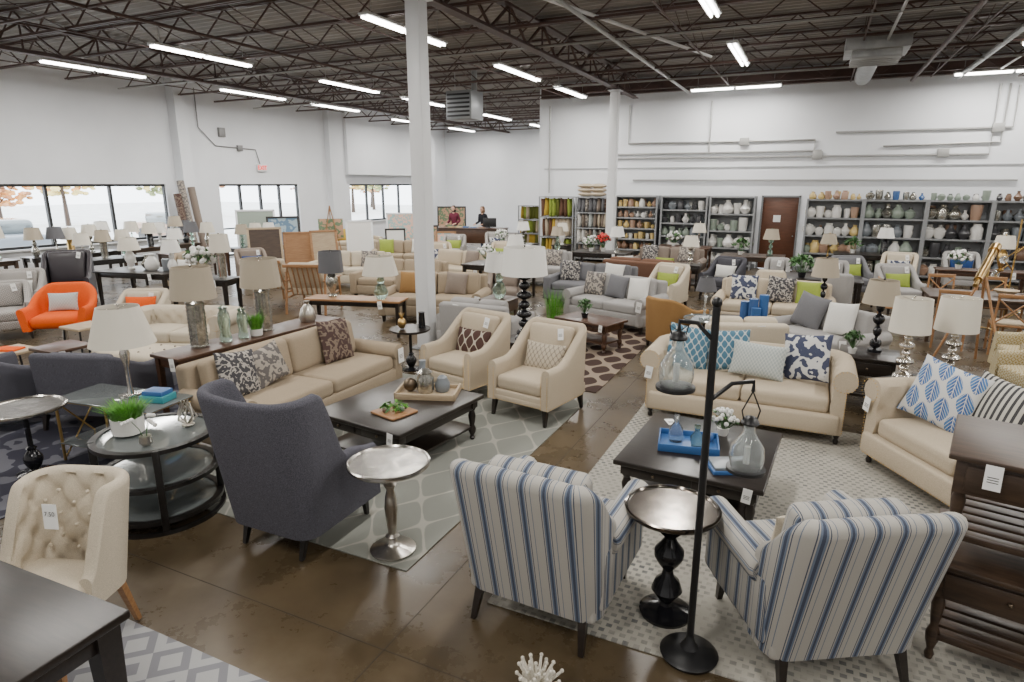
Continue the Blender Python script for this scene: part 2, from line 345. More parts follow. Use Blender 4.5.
def chesterfield(name,w,d,mat,loc,rot,pil=(),h=.76,tuft=True,feet=espresso,pz=.5):
    b=B()
    for x in(-1,1):
        for y in(-1,1): lathe(b,[(.022,0),(.028,.03),(.018,.05),(.035,.09),(.04,.12)],feet,(x*(w/2-.14),y*(d/2-.12),0),12)
    rbox(b,(0,0,.21),(w-.26,d-.02,.2),mat,.03,2)
    ushell(b,w/2-.10,d-.1,.16,.11,lambda t:h,.13,mat,Rr=.11,dim=(.20,.26,.045) if tuft else None,n=14,nz=16 if tuft else 6,lean=.04)
    iw=w-.46; 
    for i in range(2): rbox(b,(-iw/2+iw/2*(i+.5),-.06,.385),(iw/2-.005,d-.26,.17),mat,.05,3,(0,0,.015))
    for x in(-1,1):
        X=x*(w/2-.17)
        nails(b,[(X+x*.068,-d/2+.045,.14+k*.026) for k in range(18)])
        nails(b,[(x*(w/2-.10+(.11-.13))+.104*cos(a),-d/2+.046,h-.11+.104*sin(a)) for a in [k*pi/10 for k in range(20)]])
    nails(b,[(-w/2+.2+k*.03,-d/2+.005,.13) for k in range(int((w-.4)/.03))])
    for (x,y,pm,s,r2,tw,asp) in pil: pillow(b,s,s*asp,.17,pm,M=T(x,y,pz+s*asp*.46,-18,tw,r2))
    tag(b,T(-w/2+.12,-d/2+.035,h-.24,0,8),s=1.1)
    return b.done(name,loc,rot)
def armchair(name,mat,loc,rot,w=.78,d=.8,pil=None,legm=espresso,hb=.92,ha=.6,roll=False,ps=.42,nail=False,leg='taper'):
    b=B()
    for x in(-1,1):
        for y in(-1,1): taper(b,x*(w/2-.07),y*(d/2-.07),0,.2,.03,.055,legm,dx=x*.015,dy=y*.03)
    rbox(b,(0,0,.25),(w-.04,d-.04,.13),mat,.02,2)
    def hf(t):
        s=min(t,1-t); return ha+(hb-ha)*sstep(.10,.36,s)
    ushell(b,w/2,d-.02,.13,.19,hf,.10,mat,Rr=.062 if roll else None,n=9,nz=6,lean=.06)
    rbox(b,(0,-.06,.39),(w-.21,d-.18,.16),mat,.045,3,(0,0,.02))
    rbox(b,(0,0,0),(w-.24,.13,hb-.50),mat,.05,3,(0,.03,0),M=T(0,d/2-.17,.47+(hb-.5)/2,-9))
    if nail:
        for x in(-1,1):
            X=x*(w/2-.012)
            nails(b,[(X,-d/2+.002,.2+k*.022) for k in range(17)]); nails(b,[(x*(w/2-.088),-d/2+.002,.2+k*.022) for k in range(17)])
            nails(b,[(x*(w/2+.002),-d/2+.03+k*.03,.2) for k in range(int((d-.1)/.03))])
        nails(b,[(-w/2+.03+k*.022,-d/2+.016,.2) for k in range(int((w-.06)/.022))])
        rbox(b,(0,-d/2+.03,.22),(w-.16,.03,.06),mat,.01)
    if pil: pillow(b,ps*1.15,ps*.72,.14,pil,M=T(0,d/2-.30,.60,-16))
    tag(b,T(w/2-.22,d/2-.255,hb-.10,-12,random.uniform(-12,12)),s=1.05)
    return b.done(name,loc,rot)
def rug(name,x0,x1,y0,y1,mat,rot=0,h=.008):
    b=B(); w,d=x1-x0,y1-y0; rbox(b,(0,0,h/2),(w,d,h),mat,0)
    return b.done(name,((x0+x1)/2,(y0+y1)/2,0.001),rot)
# ---- lamps
def lampbase(b,kind,h,mat,rt=.09):
    if kind=='bead':
        cyl(b,(0,0,0),rt*.9,.03,mat,20); n=max(3,int(h/.13))
        for k in range(n):
            zz=.03+(h-.05)*(k+.5)/n; rr=rt*(.55 if k%2 else .75); ball(b,(0,0,zz),rr,mat,14,.9*(h-.05)/n/2/rr)
        cyl(b,(0,0,.03),rt*.2,h-.03,mat,8)
    elif kind=='disk':
        rbox(b,(0,0,.015),(rt*1.9,rt*1.9,.03),mat,.004)
        n=7
        for k in range(n):
            zz=.03+(h-.04)*(k+.5)/n; rr=rt*(.95 if k%2==0 else .5)*(1-.05*k); q=(h-.04)/n*.5
            lathe(b,[(rr*.35,-q),(rr*.9,-q*.5),(rr,0),(rr*.9,q*.5),(rr*.35,q)],mat,(0,0,zz),18)
    elif kind=='rib':
        lathe(b,[(rt*.8,0),(rt*.8,.02)]+[(rt*(.93 if k%2 else 1),.02+(h*.78)*k/22) for k in range(23)]+[(rt*.6,h*.86),(rt*.18,h*.9),(rt*.15,h)],mat,seg=20)
    elif kind=='urn':
        lathe(b,[(rt*.7,0),(rt*.75,.02),(rt*.35,.05),(rt*.5,h*.18),(rt,h*.45),(rt*1.05,h*.58),(rt*.7,h*.78),(rt*.25,h*.88),(rt*.2,h)],mat,seg=20)
    elif kind=='gourd':
        lathe(b,[(rt*.6,0),(rt*.95,h*.12),(rt*1.1,h*.27),(rt*.8,h*.45),(rt*.4,h*.56),(rt*.6,h*.66),(rt*.5,h*.78),(rt*.2,h*.88),(rt*.15,h)],mat,seg=20)
    elif kind=='stick':
        lathe(b,[(rt,0),(rt*.95,.02),(rt*.3,.05),(rt*.18,.1),(rt*.35,h*.3),(rt*.16,h*.4),(rt*.2,h*.7),(rt*.4,h*.76),(rt*.16,h*.82),(rt*.14,h)],mat,seg=16)
    elif kind=='cage':
        rbox(b,(0,0,.015),(rt*1.6,rt*1.6,.03),mat,.003); lathe(b,[(rt*.35,.03),(rt*.2,.1),(rt*.22,h*.5),(rt*.5,h*.72),(rt*.3,h*.82),(rt*.12,h)],mat,seg=14)
def lamp(name,loc,H,kind,mb,sh=(.16,.20,.26),ms=None,rt=.09,rot=0,sq=False):
    ms=ms or shade; b=B(); r1,r2,hs=sh; hb=H-hs*.82; lampbase(b,kind,hb,mb,rt)
    z0=H-hs
    seg=4 if sq else 28
    lathe(b,[(r2,z0),(r2*.5+r1*.5,z0+hs/2),(r1,H),(r1-.004,H-.001),(r2-.004,z0+.001)],ms,seg=seg,cap=False,M=T(rz=45) if sq else None)
    cyl(b,(0,0,hb-.01),.008,H-hb-.01,nickel,6)
    for a in range(3): tube(b,[(0,0,H-.02),(r1*cos(a*2.1),r1*sin(a*2.1),H-.012)],.003,nickel,4)
    ball(b,(0,0,hb+.07),.03,ceram,8); ball(b,(0,0,H+.012),.013,mb,8)
    return b.done(name,loc,rot)
# ---- tables
def turned(b,x,y,z0,z1,r,mat):
    h=z1-z0
    lathe(b,[(r*.5,0),(r*.7,h*.05),(r*.45,h*.1),(r*.9,h*.2),(r,h*.28),(r*.55,h*.36),(r*.75,h*.45),(r*.95,h*.6),(r*.6,h*.72),(r*.95,h*.78),(r*.95,h*.8)],mat,(x,y,z0),14)
    rbox(b,(x,y,z1-h*.1),(r*2,r*2,h*.2),mat,.004)
def coffee(name,w,d,h,mat,loc,rot,shelf=True,leg='turned'):
    b=B(); rbox(b,(0,0,h-.02),(w,d,.04),mat,.01,2); rbox(b,(0,0,h-.09),(w-.12,d-.12,.10),mat,.004)
    for k in(-1,1): rbox(b,(k*w*.22,-d/2+.055,h-.09),(w*.36,.012,.07),mat,.004); ball(b,(k*w*.22,-d/2+.04,h-.09),.013,bronze,8)
    for x in(-1,1):
        for y in(-1,1):
            if leg=='turned': turned(b,x*(w/2-.09),y*(d/2-.09),0,h-.04,.042,mat)
            else: taper(b,x*(w/2-.09),y*(d/2-.09),0,h-.04,.045,.065,mat)
    if shelf: rbox(b,(0,0,.13),(w-.16,d-.16,.025),mat,.004)
    tag(b,T(w*.4,-d/2-.004,h-.06,0,6),s=.9)
    return b.done(name,loc,rot)
def table(name,w,d,h,mat,loc,rot=0,leg=.07,apron=.09,lm=None,th=.035):
    b=B(); lm=lm or mat; rbox(b,(0,0,h-th/2),(w,d,th),mat,.006,2)
    rbox(b,(0,0,h-th-apron/2),(w-.1,d-.1,apron),lm,.003)
    for x in(-1,1):
        for y in(-1,1): taper(b,x*(w/2-leg*.5-.03),y*(d/2-leg*.5-.03),0,h-th,leg*.65,leg,lm)
    if h<.9: tag(b,T(w*.3,-d/2-.006,h-.07,0,-6),s=1.1)
    return b.done(name,loc,rot)
def endtable(name,w,d,h,mat,loc,rot=0,nd=1):
    b=B(); rbox(b,(0,0,h-.015),(w,d,.03),mat,.008,2); rbox(b,(0,0,h-.12),(w-.07,d-.07,.18),mat,.004)
    rbox(b,(0,-d/2+.03,h-.12),(w-.16,.012,.13),mat,.004); ball(b,(0,-d/2+.015,h-.12),.014,bronze,8)
    for x in(-1,1):
        for y in(-1,1): turned(b,x*(w/2-.07),y*(d/2-.07),0,h-.03,.034,mat)
    for k in range(6): rbox(b,(0,-d/2+.1+(d-.2)*k/5,.15),(w-.12,(d-.2)/5*.75,.018),mat,.002)
    rbox(b,(0,-d/2+.06,.15),(w-.12,.03,.03),mat,.002); rbox(b,(0,d/2-.06,.15),(w-.12,.03,.03),mat,.002)
    return b.done(name,loc,rot)
def pedestal(name,r,h,mat,loc,top=None,prof=None,rim=True):
    b=B(); prof=prof or [(.14,0),(.145,.015),(.12,.03),(.05,.045),(.035,.07),(.055,.12),(.075,.2),(.075,.26),(.05,.33),(.03,.37),(.045,.4),(.022,.44),(.02,.9),(.05,1)]
    lathe(b,[(a,z*(h-.03) if z>.001 else 0) for a,z in prof],mat,seg=24)
    lathe(b,[(0,h-.03),(r*.95,h-.03),(r,h-.015),(r,h),(r*.95,h+.004 if rim else h),(r*.92,h-.008 if rim else h),(0,h-.008 if rim else h)],top or mat,seg=40,cap=False)
    return b.done(name,loc)
def grasspot(name,loc,s=.12,h=.2,potm=None,n=110):
    b=B(); potm=potm or ceram
    lathe(b,[(s*.42,0),(s*.5,.01),(s*.52,s*.6),(s*.48,s*.6),(s*.46,s*.5),(0,s*.5)],potm,seg=20)
    for k in range(n):
        a=random.random()*6.3; r=sqrt(random.random())*s*.45; x,y=r*cos(a),r*sin(a); hh=h*random.uniform(.7,1); dx=x*random.uniform(.5,1.4)+random.uniform(-.01,.01); dy=y*random.uniform(.5,1.4); w=.004
        px,py=-sin(a)*w,cos(a)*w; z=s*.5
        b.add([(x-px,y-py,z),(x+px,y+py,z),(x+dx*.5+px,y+dy*.5+py,z+hh*.6),(x+dx*.5-px,y+dy*.5-py,z+hh*.6),(x+dx*1.3,y+dy*1.3,z+hh)],[(0,1,2,3),(3,2,4)],grass)
    return b.done(name,loc)
def bush(name,loc,r=.15,pot=.07,potm=None,fl=None,n=90,z=.12):
    b=B(); lathe(b,[(pot*.7,0),(pot,pot*1.3),(pot*.9,pot*1.3),(0,pot*1.1)],potm or ceram,seg=16)
    for k in range(n):
        a=random.random()*6.3; e=random.uniform(-.2,1.4); rr=r*random.uniform(.6,1)
        c=Vector((rr*cos(a)*cos(e),rr*sin(a)*cos(e),z+r*.5+rr*sin(e)*.8))
        if k%3==0: tube(b,[(0,0,pot),(c.x*.5,c.y*.5,z),tuple(c)],.003,leafg,3)
        M=T(c.x,c.y,c.z,random.uniform(-60,60),random.uniform(-60,60),math.degrees(a)); s=r*.28
        b.add([(-s*.2,-s*.5,0),(s,0,.01),(-s*.2,s*.5,0),(-s,0,.015)],[(0,1,2,3)],leafg,M)
        if fl and k%2: ball(b,tuple(c*1.02),r*.17,fl,6)
    return b.done(name,loc)
def vase(b,c,kind,s,mat):
    P=[[(.3,0),(.5,.15),(.55,.45),(.3,.75),(.18,.88),(.25,1)],[(.35,0),(.4,.3),(.45,.9),(.42,1)],[(.2,0),(.45,.25),(.5,.4),(.2,.7),(.14,.85),(.2,1)],[(.42,0),(.45,.1),(.45,.7),(.3,.85),(.32,1)],[(.3,0),(.52,.3),(.52,.55),(.35,.62),(.36,.68),(0,.8)]][kind]
    lathe(b,[(r*s*.8,z*s) for r,z in P],mat,c,10,cap=True)
def xchair(b0=None):
    b=B()
    for x in(-.2,.2):
        taper(b,x,-.2,0,.45,.03,.035,oak); tube(b,[(x,.2,0),(x,.2,.45),(x*.95,.26,.92)],.017,oak,6)
    rbox(b,(0,0,.455),(.44,.44,.03),oak,.008,2); rbox(b,(0,.262,.91),(.42,.03,.06),oak,.01,2)
    tube(b,[(-.19,.215,.5),(.19,.255,.86)],.012,oak); tube(b,[(.19,.215,.5),(-.19,.255,.86)],.012,oak)
    for s in(-1,1): tube(b,[(s*.2,-.2,.2),(s*.2,.2,.2)],.01,oak)
    rbox(b,(0,0,.485),(.4,.4,.03),cream,.012,2)
    return b
# ================================================================== ROOM
XL,YB,YN,XR,ZC=-18.5,20.5,30.5,13.0,5.7
b=B(); b.add([(XL-.3,-5,0),(XR+.3,-5,0),(XR+.3,YN+.3,0),(XL-.3,YN+.3,0),(XL-.3,-5,-.1),(XR+.3,-5,-.1),(XR+.3,YN+.3,-.1),(XL-.3,YN+.3,-.1)],[(0,1,2,3),(7,6,5,4),(0,4,5,1),(1,5,6,2),(2,6,7,3),(3,7,4,0)],floorm)
jm=plain("control_joint",(.03,.022,.014),.9)
for x in (-15,-10,-5.3,-1.9,4): box(b,x-.003,x+.003,-4.9,30.4,-.001,.0012,jm)
for y in (-1,2.35,8,13,17.8,24): box(b,XL,XR,y-.003,y+.003,-.001,.0012,jm)
b.done("floor")
# corrugated deck
b=B(); vs=[];fs=[]
y=-5.0;pts=[]
while y<YN+.3:
    pts+=[(y,0),(y+.05,.05),(y+.12,.05),(y+.17,0)]; y+=.22
for (yy,zz) in pts: vs+=[(XL-.3,yy,ZC+zz),(XR+.3,yy,ZC+zz)]
for i in range(len(pts)-1): fs.append((2*i,2*i+2,2*i+3,2*i+1))
b.add(vs,fs,deckm)
box(b,XL-.3,XR+.3,-5,YN+.3,ZC+.06,ZC+.12,deckm); b.done("ceiling")
# left wall with openings
b=B(); W=[(3.2,13.6,.85,2.5),(15.6,19.3,.02,2.5),(22.4,28.6,.85,2.5)]
y=-5
for (y0,y1,z0,z1) in W:
    box(b,XL-.2,XL,y,y0,0,ZC,wallm); box(b,XL-.2,XL,y0,y1,0,z0,wallm); box(b,XL-.2,XL,y0,y1,z1,ZC,wallm); y=y1
box(b,XL-.2,XL,y,YN,0,ZC,wallm)
box(b,XL,XL+.35,14.0,14.4,0,ZC,wallm); box(b,XL,XL+.25,21.0,21.9,0,ZC,wallm); box(b,XL,XL+.4,21.9,28.8,2.9,ZC,wallm)
b.done("wall_left")
b=B(); box(b,XL,-8.5,YN,YN+.2,0,ZC,wallm); b.done("wall_back_alcove")
b=B(); box(b,-8.5,-1.42,YB,YB+.2,0,ZC,wallm); box(b,-.45,XR,YB,YB+.2,0,ZC,wallm); box(b,-1.42,-.45,YB,YB+.2,2.12,ZC,wallm)
box(b,-8.7,-8.5,YB,YN,0,ZC,wallm); box(b,-8.5,XR,YB-.03,YB,2.98,3.01,plain("wall_seam",(.38,.39,.40),.7)); b.done("wall_back")
b=B(); box(b,XR,XR+.2,-5,YB,0,ZC,wallm); b.done("wall_right")
b=B(); box(b,XL,XR,-5.2,-5,0,ZC,wallm); b.done("wall_front")
b=B(); box(b,XL,XL+.02,-5,3.2,0,.12,ceramk); box(b,-8.5,-1.5,YB-.02,YB,0,.12,steelg); box(b,-.37,XR,YB-.02,YB,0,.12,steelg); b.done("baseboard_back")
# door
b=B(); box(b,-1.42,-.45,YB+.02,YB+.07,0.01,2.12,doorw,.005)
for s in (-1.47,-.45): box(b,s,s+.05,YB-.03,YB+.1,0,2.17,steelg)
box(b,-1.47,-.4,YB-.03,YB+.1,2.12,2.17,steelg); ball(b,(-.53,YB-.03,1.0),.03,nickel,10); box(b,-1.1,-.9,YB,YB+.022,1.4,1.6,paper); b.done("door_1")
for i,(y0,y1,z0,z1) in enumerate(W):
    b=B(); x=XL-.1
    n=[6,4,5][i]
    for k in range(n+1): yy=y0+(y1-y0)*k/n; box(b,x-.05,x+.05,max(y0,yy-.035),min(y1,yy+.035),z0,z1,framem)
    for zz in (z0,z1-.07): box(b,x-.05,x+.05,y0,y1,zz,zz+.07,framem)
    if i==1: box(b,x-.04,x+.04,y0,y1,.95,1.0,framem)
    if i!=1: box(b,XL-.02,XL+.1,y0,y1,z0-.04,z0,whitep)
    b.done("window_%d"%(i+1))
# outside world
og=plain("asphalt",(.65,.65,.63),.9,0,.15,1)
b=B(); box(b,-90,XL-.35,-40,70,-.25,-.15,og); b.done("parking_lot_ground")
fol=[plain("foliage_orange",(.62,.30,.10),.8,0,.5,2),plain("foliage_rust",(.48,.24,.12),.8,0,.5,2),plain("foliage_green",(.32,.36,.18),.8,0,.5,2),plain("foliage_yellow",(.7,.55,.22),.8,0,.5,2)]
trees=[]
for k in range(4):
    b=B(); tube(b,[(0,0,0),(.1,0,1.4),(0,.1,3.6)],.14,driftd,7,.05)
    for q in range(7):
        a=q*.9; tube(b,[(0,0,1.5+.25*q),(1.2*cos(a),1.2*sin(a),2.5+.3*q)],.04,driftd,4,.015)
    for q in range(230):
        a=random.random()*6.3; r=1.9*sqrt(random.random()); zz=random.uniform(-1.5,1.7); r*=sqrt(max(.05,1-(zz/1.9)**2)); s=random.uniform(.10,.26)
        ball(b,(r*cos(a),r*sin(a),3.2+zz),s,fol[k if random.random()<.75 else (k+1)%4],5,.6,nr=4)
    trees.append(b.done("autumn_tree",(-36-2*k,-3+k*5.5,-.15)))
for k in range(9): inst(trees[(k*3)%4],(-38-random.uniform(0,10),19+k*6.0,-.15),random.uniform(0,360),random.uniform(.9,1.3))
for k in range(3):
    b=B(); cm=[ceram,cergr,cerpk][k]; rbox(b,(0,0,.6),(1.7,4.2,.6),cm,.15,3); rbox(b,(0,.1,1.1),(1.5,2.2,.6),gtop,.2,3)
    for x in(-.8,.8):
        for y in(-1.3,1.3): lathe(b,[(.32,-.1),(.33,0),(.32,.1)],ceramk,(0,0,0),16,M=T(x,y,.33,0,90,0))
    b.done("parked_car",(-27,6+k*7,-.15),80)
# columns
for (x,y) in ((-5.3,8.05),(-5.3,17.8)):
    b=B(); rbox(b,(0,0,2.49),(.23,.23,4.96),whitep,.02,2); rbox(b,(0,0,.01),(.4,.4,.02),steelg,.004); rbox(b,(0,0,4.99),(.35,.35,.02),whitep,0); b.done("steel_column",(x,y,0))
# joists
UP=.2
def joist(L0,L1):
    b=B(); z0,z1=4.95+UP,5.46+UP
    for s in(-.03,.03):
        box(b,L0,L1,s-.022 if s<0 else s-.012,s+.012 if s<0 else s+.022,z0,z0+.04,truss); box(b,L0,L1,s-.02,s+.02,z1-.04,z1,truss)
    x=L0;k=0
    while x<L1-.6:
        zz=(z0+.02,z1-.02) if k%2==0 else (z1-.02,z0+.02); tube(b,[(x,0,zz[0]),(x+.6,0,zz[1])],.016,truss,4); x+=.6;k+=1
    return b
jo=joist(XL+.42,XR-.02).done("bar_joist",(0,-4,0))
for k in range(1,16):
    y=-4+1.65*k
    if y<YB-.5: inst(jo,(0,y,0))
j2=joist(XL+.42,-8.75).done("bar_joist",(0,21.8,0))
for k in range(1,6): inst(j2,(0,21.8+1.65*k,0))
z0,z1=4.95+UP,5.46+UP
def girder(x,y0,y1,z0=4.83+UP,z1=5.44+UP):
    b=B()
    for zz in(z0,z1-.09): box(b,-.09,.09,y0,y1,zz,zz+.02,truss); box(b,-.01,.01,y0,y1,zz,zz+.09,truss)
    y=y0;k=0
    while y<y1-.7:
        q=(z0+.05,z1-.05) if k%2==0 else (z1-.05,z0+.05); tube(b,[(0,y,q[0]),(0,y+.76,q[1])],.028,truss,4)
        if k%2: tube(b,[(0,y,z0),(0,y,z1)],.02,truss,4)
        y+=.76;k+=1
    b.done("roof_girder",(x,0,0))
girder(-14.6,-4.9,YN-.05); girder(-5.3,-4.9,YB-.5); girder(4.2,-4.9,YB-.5)
b=B(); box(b,-8.5,XR-.02,-.1,.1,5.0+UP,5.02+UP,truss); box(b,-8.5,XR-.02,-.01,.01,5.0+UP,5.4+UP,truss); box(b,-8.5,XR-.02,-.1,.1,5.38+UP,5.4+UP,truss); b.done("roof_beam",(0,YB-.35,0))
b=B()
for x in (-16.5,-12.3,-9.2,-7.4,-2.5,.5,2.3,6.5,9):
    box(b,x-.012,x+.012,-4,YB-.6,z0-.025,z0,truss)
    y=-4
    while y<YB-2.2: tube(b,[(x,y,z0),(x,y+1.65,z1-.05)],.010,truss,4); tube(b,[(x,y+1.65,z0),(x,y,z1-.05)],.010,truss,4); y+=1.65
b.done("joist_bridging")
b=B()
for (x,z,r,mt) in ((-3.7,4.9,.035,condm),(-10.2,4.88,.03,truss),(1.9,4.88,.045,truss),(.9,4.92,.025,condm),(2.9,4.9,.06,galv),(3.6,4.93,.025,condm),(7.5,4.9,.04,condm)): tube(b,[(x,-4,z+UP),(x,19.9,z+UP)],r,mt,8)
for (y,z,r,mt) in ((12.2,4.9,.02,condm),(6.6,4.88,.025,truss),(17.0,4.86,.02,condm),(15.4,4.9,.03,truss)): tube(b,[(XL+.45,y,z+UP),(XR-.05,y,z+UP)],r,mt,6)
tube(b,[(-4.6,7.4,5.0+UP),(-2.4,15.2,5.0+UP)],.03,whitep,8)
b.done("sprinkler_pipe")
b=B(); Y=YB-.05
for pts in ([(-5.6,Y,4.9),(-5.6,Y,3.75),(-1.3,Y,3.72),(-.2,Y,3.72),(-.2,Y,3.35)],[(-6.2,Y,3.3),(3.9,Y,3.25),(3.9,Y,4.95)],[(-6.2,Y,3.42),(0,Y,3.42)],[(-5.4,Y,2.62),(4.6,Y,2.6)],[(4.1,Y,4.95),(4.1,Y,3.55),(1.5,Y,3.5)],[(-8.3,Y,5),(-8.3,Y,2.2)],[(.3,Y,3.9),(4.3,Y,3.9),(4.3,Y,4.9)],[(-3.1,Y,4.9),(-3.1,Y,3.42)]): tube(b,pts,.028,condm,6)
for (x,z) in ((-.1,3.3),(2.9,3.3),(4,3.9),(-2.1,3.72)): rbox(b,(x,Y,z),(.26,.1,.22),condm,.01)
b.done("wall_conduit")
b=B(); X=XL+.04; dk=plain("conduit_dark",(.2,.2,.2),.4,.4)
tube(b,[(X,15.0,5.5),(X,15.0,4.3),(X,15.6,3.75),(X,17.3,3.7),(X,17.45,3.2)],.018,dk,6); rbox(b,(X,15.9,4.2),(.1,.25,.3),dk,.01); rbox(b,(X,16.6,3.72),(.1,.2,.2),dk,.01); b.done("wall_conduit")
# exit sign
b=B(); rbox(b,(0,0,0),(.06,.42,.26),whitep,.01); ex=b.done("exit_sign",(XL+.06,17.5,3.07))
cu=D.curves.new("exit_text",'FONT'); cu.body="EXIT"; cu.size=.21; cu.align_x='CENTER'; cu.align_y='CENTER'; cu.extrude=.004; cu.offset=.004; cu.materials.append(exitm)
t=D.objects.new("exit_text",cu); COL.objects.link(t); t.parent=ex; t.location=(.035,0,0); t.rotation_euler=(RD(90),0,RD(90))
# fluorescent fixtures
def fixture(loc,rot=0):
    b=B(); rbox(b,(0,0,.05),(.22,2.4,.045),whitep,.01)
    for s in(-.05,.05):
        for q in(-1,1): tube(b,[(s,q*.04,.005),(s,q*1.17,.005)],.022,tube_m,8)
    for y in(-1,1): tube(b,[(0,y,.06),(0,y,.45)],.006,condm,4)
    return b.done("fluorescent_light",loc,rot)
fx=None
def putf(x,y,rot=0,pw=138):
    global fx
    if fx is None: fx=fixture((x,y,4.86+UP),rot)
    else: inst(fx,(x,y,4.86+UP),rot)
    l=D.lights.new("fluorescent_glow",'AREA'); l.shape='RECTANGLE'; l.size=.3; l.size_y=2.4; l.energy=pw; l.color=(1,.96,.90)
    o=D.objects.new("fluorescent_glow",l); COL.objects.link(o); o.location=(x,y,4.82+UP); o.rotation_euler=(0,0,RD(rot))
for x in(-15.4,-11.8,-6.75,-1.75,3.3,8.4):
    for y in(-.5,4.6,9.95,14.6,18.2):
        if x>-3 and y>16.9: continue
        putf(x,y)
for x in(-16,-11.8):
    for y in(23.5,28): putf(x,y)
putf(-2.35,19.3,90); putf(3.9,19.3,90); putf(8.5,19.3,90)
# unit heater / diffuser
b=B(); rbox(b,(0,0,0),(.8,.7,.75),steelg,.02)
for k in range(6): rbox(b,(0,-.36,-.28+k*.11),(.7,.03,.05),blackm,.002)
for x in(-.3,.3): tube(b,[(x,0,.3),(x,0,.95)],.01,condm,4)
tube(b,[(.2,.2,.3),(.2,.2,.95)],.08,galv,10); b.done("unit_heater",(-9.1,16.1,4.6))
b=B(); rbox(b,(0,0,.18),(1.1,1.1,.30),galv,.01); rbox(b,(0,0,-.03),(.85,.85,.14),galv,.01)
for k in range(5): rbox(b,(0,-.42+.21*k,-.11),(.85,.03,.05),condm,.002)
tube(b,[(0,.5,.2),(0,4.3,.2)],.2,galv,14); b.done("hvac_diffuser",(.75,15.0,4.95))
# ================================================================== NEAR FURNITURE
RZ=.01
rug("area_rug",-4.95,-2.2,3.0,6.7,rug1m); rug("area_rug",-1.57,1.75,2.95,6.95,rug2m); rug("area_rug",-4.9,-1.7,-.3,1.9,rug3m); rug("area_rug",-3.9,-2.2,7.05,10.7,rug4m); rug("area_rug",-9.0,-5.4,1.6,5.6,rug5m)
# striped armchairs
def striped(loc,rot,pil,sc):
    b=B()
    for x in(-1,1):
        taper(b,x*.30,-.32,0,.2,.03,.05,espresso,dx=x*.01,dy=-.02); taper(b,x*.30,.33,0,.22,.028,.05,espresso,dx=x*.02,dy=.07)
    rbox(b,(0,0,.25),(.74,.72,.19),stripe,.03,3)
    for x in(-1,1):
        rbox(b,(x*.355,-.03,.40),(.11,.70,.36),stripe,.03,2)
        lathe(b,[(.05,-.006),(.075,0),(.082,.014),(.082,.6),(.07,.62)],stripe,M=T(x*.365,-.385,.575,-90,0,0),seg=18)
    def hf(t): s=abs(t-.5)*2; return 1.0-.05*s*s*s-.22*sstep(.62,1.0,s)
    ushell(b,.385,.27,.11,.17,hf,.13,stripe,flare=.035,lean=.20,M=T(0,.24,0),n=8,nz=8)
    rbox(b,(0,-.07,.42),(.60,.62,.16),stripe,.05,3,(0,0,.02))
    rbox(b,(0,0,0),(.58,.14,.46),stripe,.05,3,(0,.03,0),M=T(0,.22,.70,-12))
    pillow(b,.5,.34,.15,pil,M=T(.03,.08,.66,-20,4,0))
    return b.done("striped_armchair",loc,rot,sc=sc)
striped((-1.22,3.20,RZ),178,geo,1.06); striped((.17,3.46,RZ),211,ivory,1.04)
# wingback
b=B()
for x in(-1,1):
    taper(b,x*.28,-.30,0,.2,.028,.05,blackw,dy=-.03); taper(b,x*.26,.30,0,.2,.028,.05,blackw,dy=.06)
def hf(t): s=min(t,1-t); return .60+.06*sstep(0,.12,s)+.53*sstep(.15,.25,s)-.03*sstep(.30,.5,s)
ushell(b,.37,.80,.13,.17,hf,.08,purple,fl=lambda t:.02+.05*sstep(.12,.3,min(t,1-t)),lean=.10,n=14,nz=10)
rbox(b,(0,0,.25),(.66,.72,.14),purple,.03,2); rbox(b,(0,-.08,.39),(.60,.66,.15),purple,.05,3,(0,0,.02))
pillow(b,.46,.32,.14,ivory,M=T(.02,.10,.60,-20)); b.done("wingback_chair",(-3.18,3.15,RZ),181)
# silver accent table
pedestal("silver_accent_table",.28,.67,silver,(-2.43,3.17,RZ),mirror,[(.155,0),(.16,.02),(.145,.035),(.06,.06),(.035,.1),(.03,.14),(.05,.17),(.028,.2),(.035,.3),(.045,.5),(.04,.62),(.025,.72),(.045,.78),(.025,.82),(.03,.9),(.09,1)])
pedestal("black_pedestal_table",.27,.70,ceramk,(-.56,3.32,RZ),dmirror,[(.15,0),(.155,.03),(.13,.05),(.04,.09),(.035,.12),(.06,.18),(.09,.24),(.07,.33),(.035,.38),(.03,.44),(.06,.5),(.085,.57),(.085,.63),(.05,.7),(.03,.75),(.06,.8),(.03,.84),(.05,1)])
# lantern floor lamp
b=B(); lathe(b,[(.15,0),(.155,.015),(.13,.035),(.05,.05),(.03,.08),(.018,.12)],blackm,seg=28); tube(b,[(0,0,.05),(0,0,1.93)],.019,blackm,10); ball(b,(0,0,1.95),.026,blackm,10)
for (sx,z) in ((-1,1.86),(1,1.56)):
    L=.17 if sx<0 else .21
    tube(b,[(0,0,z-.1),(sx*L*.5,0,z-.01),(sx*L,0,z),(sx*L,0,z-.05)],.011,blackm,8)
    c=(sx*L,0,z-.46 if sx>0 else z-.33)
    lathe(b,[(.088,-.012),(.095,-.008),(.095,.008),(.08,.012),(0,.012)],blackm,c,24)
    lathe(b,[(.075,.014),(.085,.06),(.08,.12),(.045,.17),(.028,.2),(.028,.24),(.025,.24),(.025,.2),(.041,.168),(.076,.12),(.081,.06),(.071,.016)],gl,c,24,cap=False)
    lathe(b,[(.04,.24),(.045,.25),(.03,.275),(0,.285)],blackm,c,16); cyl(b,(c[0],0,c[2]+.03),.016,.09,ceram,8)
    for q in(-1,1): tube(b,[(sx*L+q*.03,0,c[2]+.25),(sx*L+q*.045,0,c[2]+.31),(sx*L,0,z-.05)],.004,blackm,5)
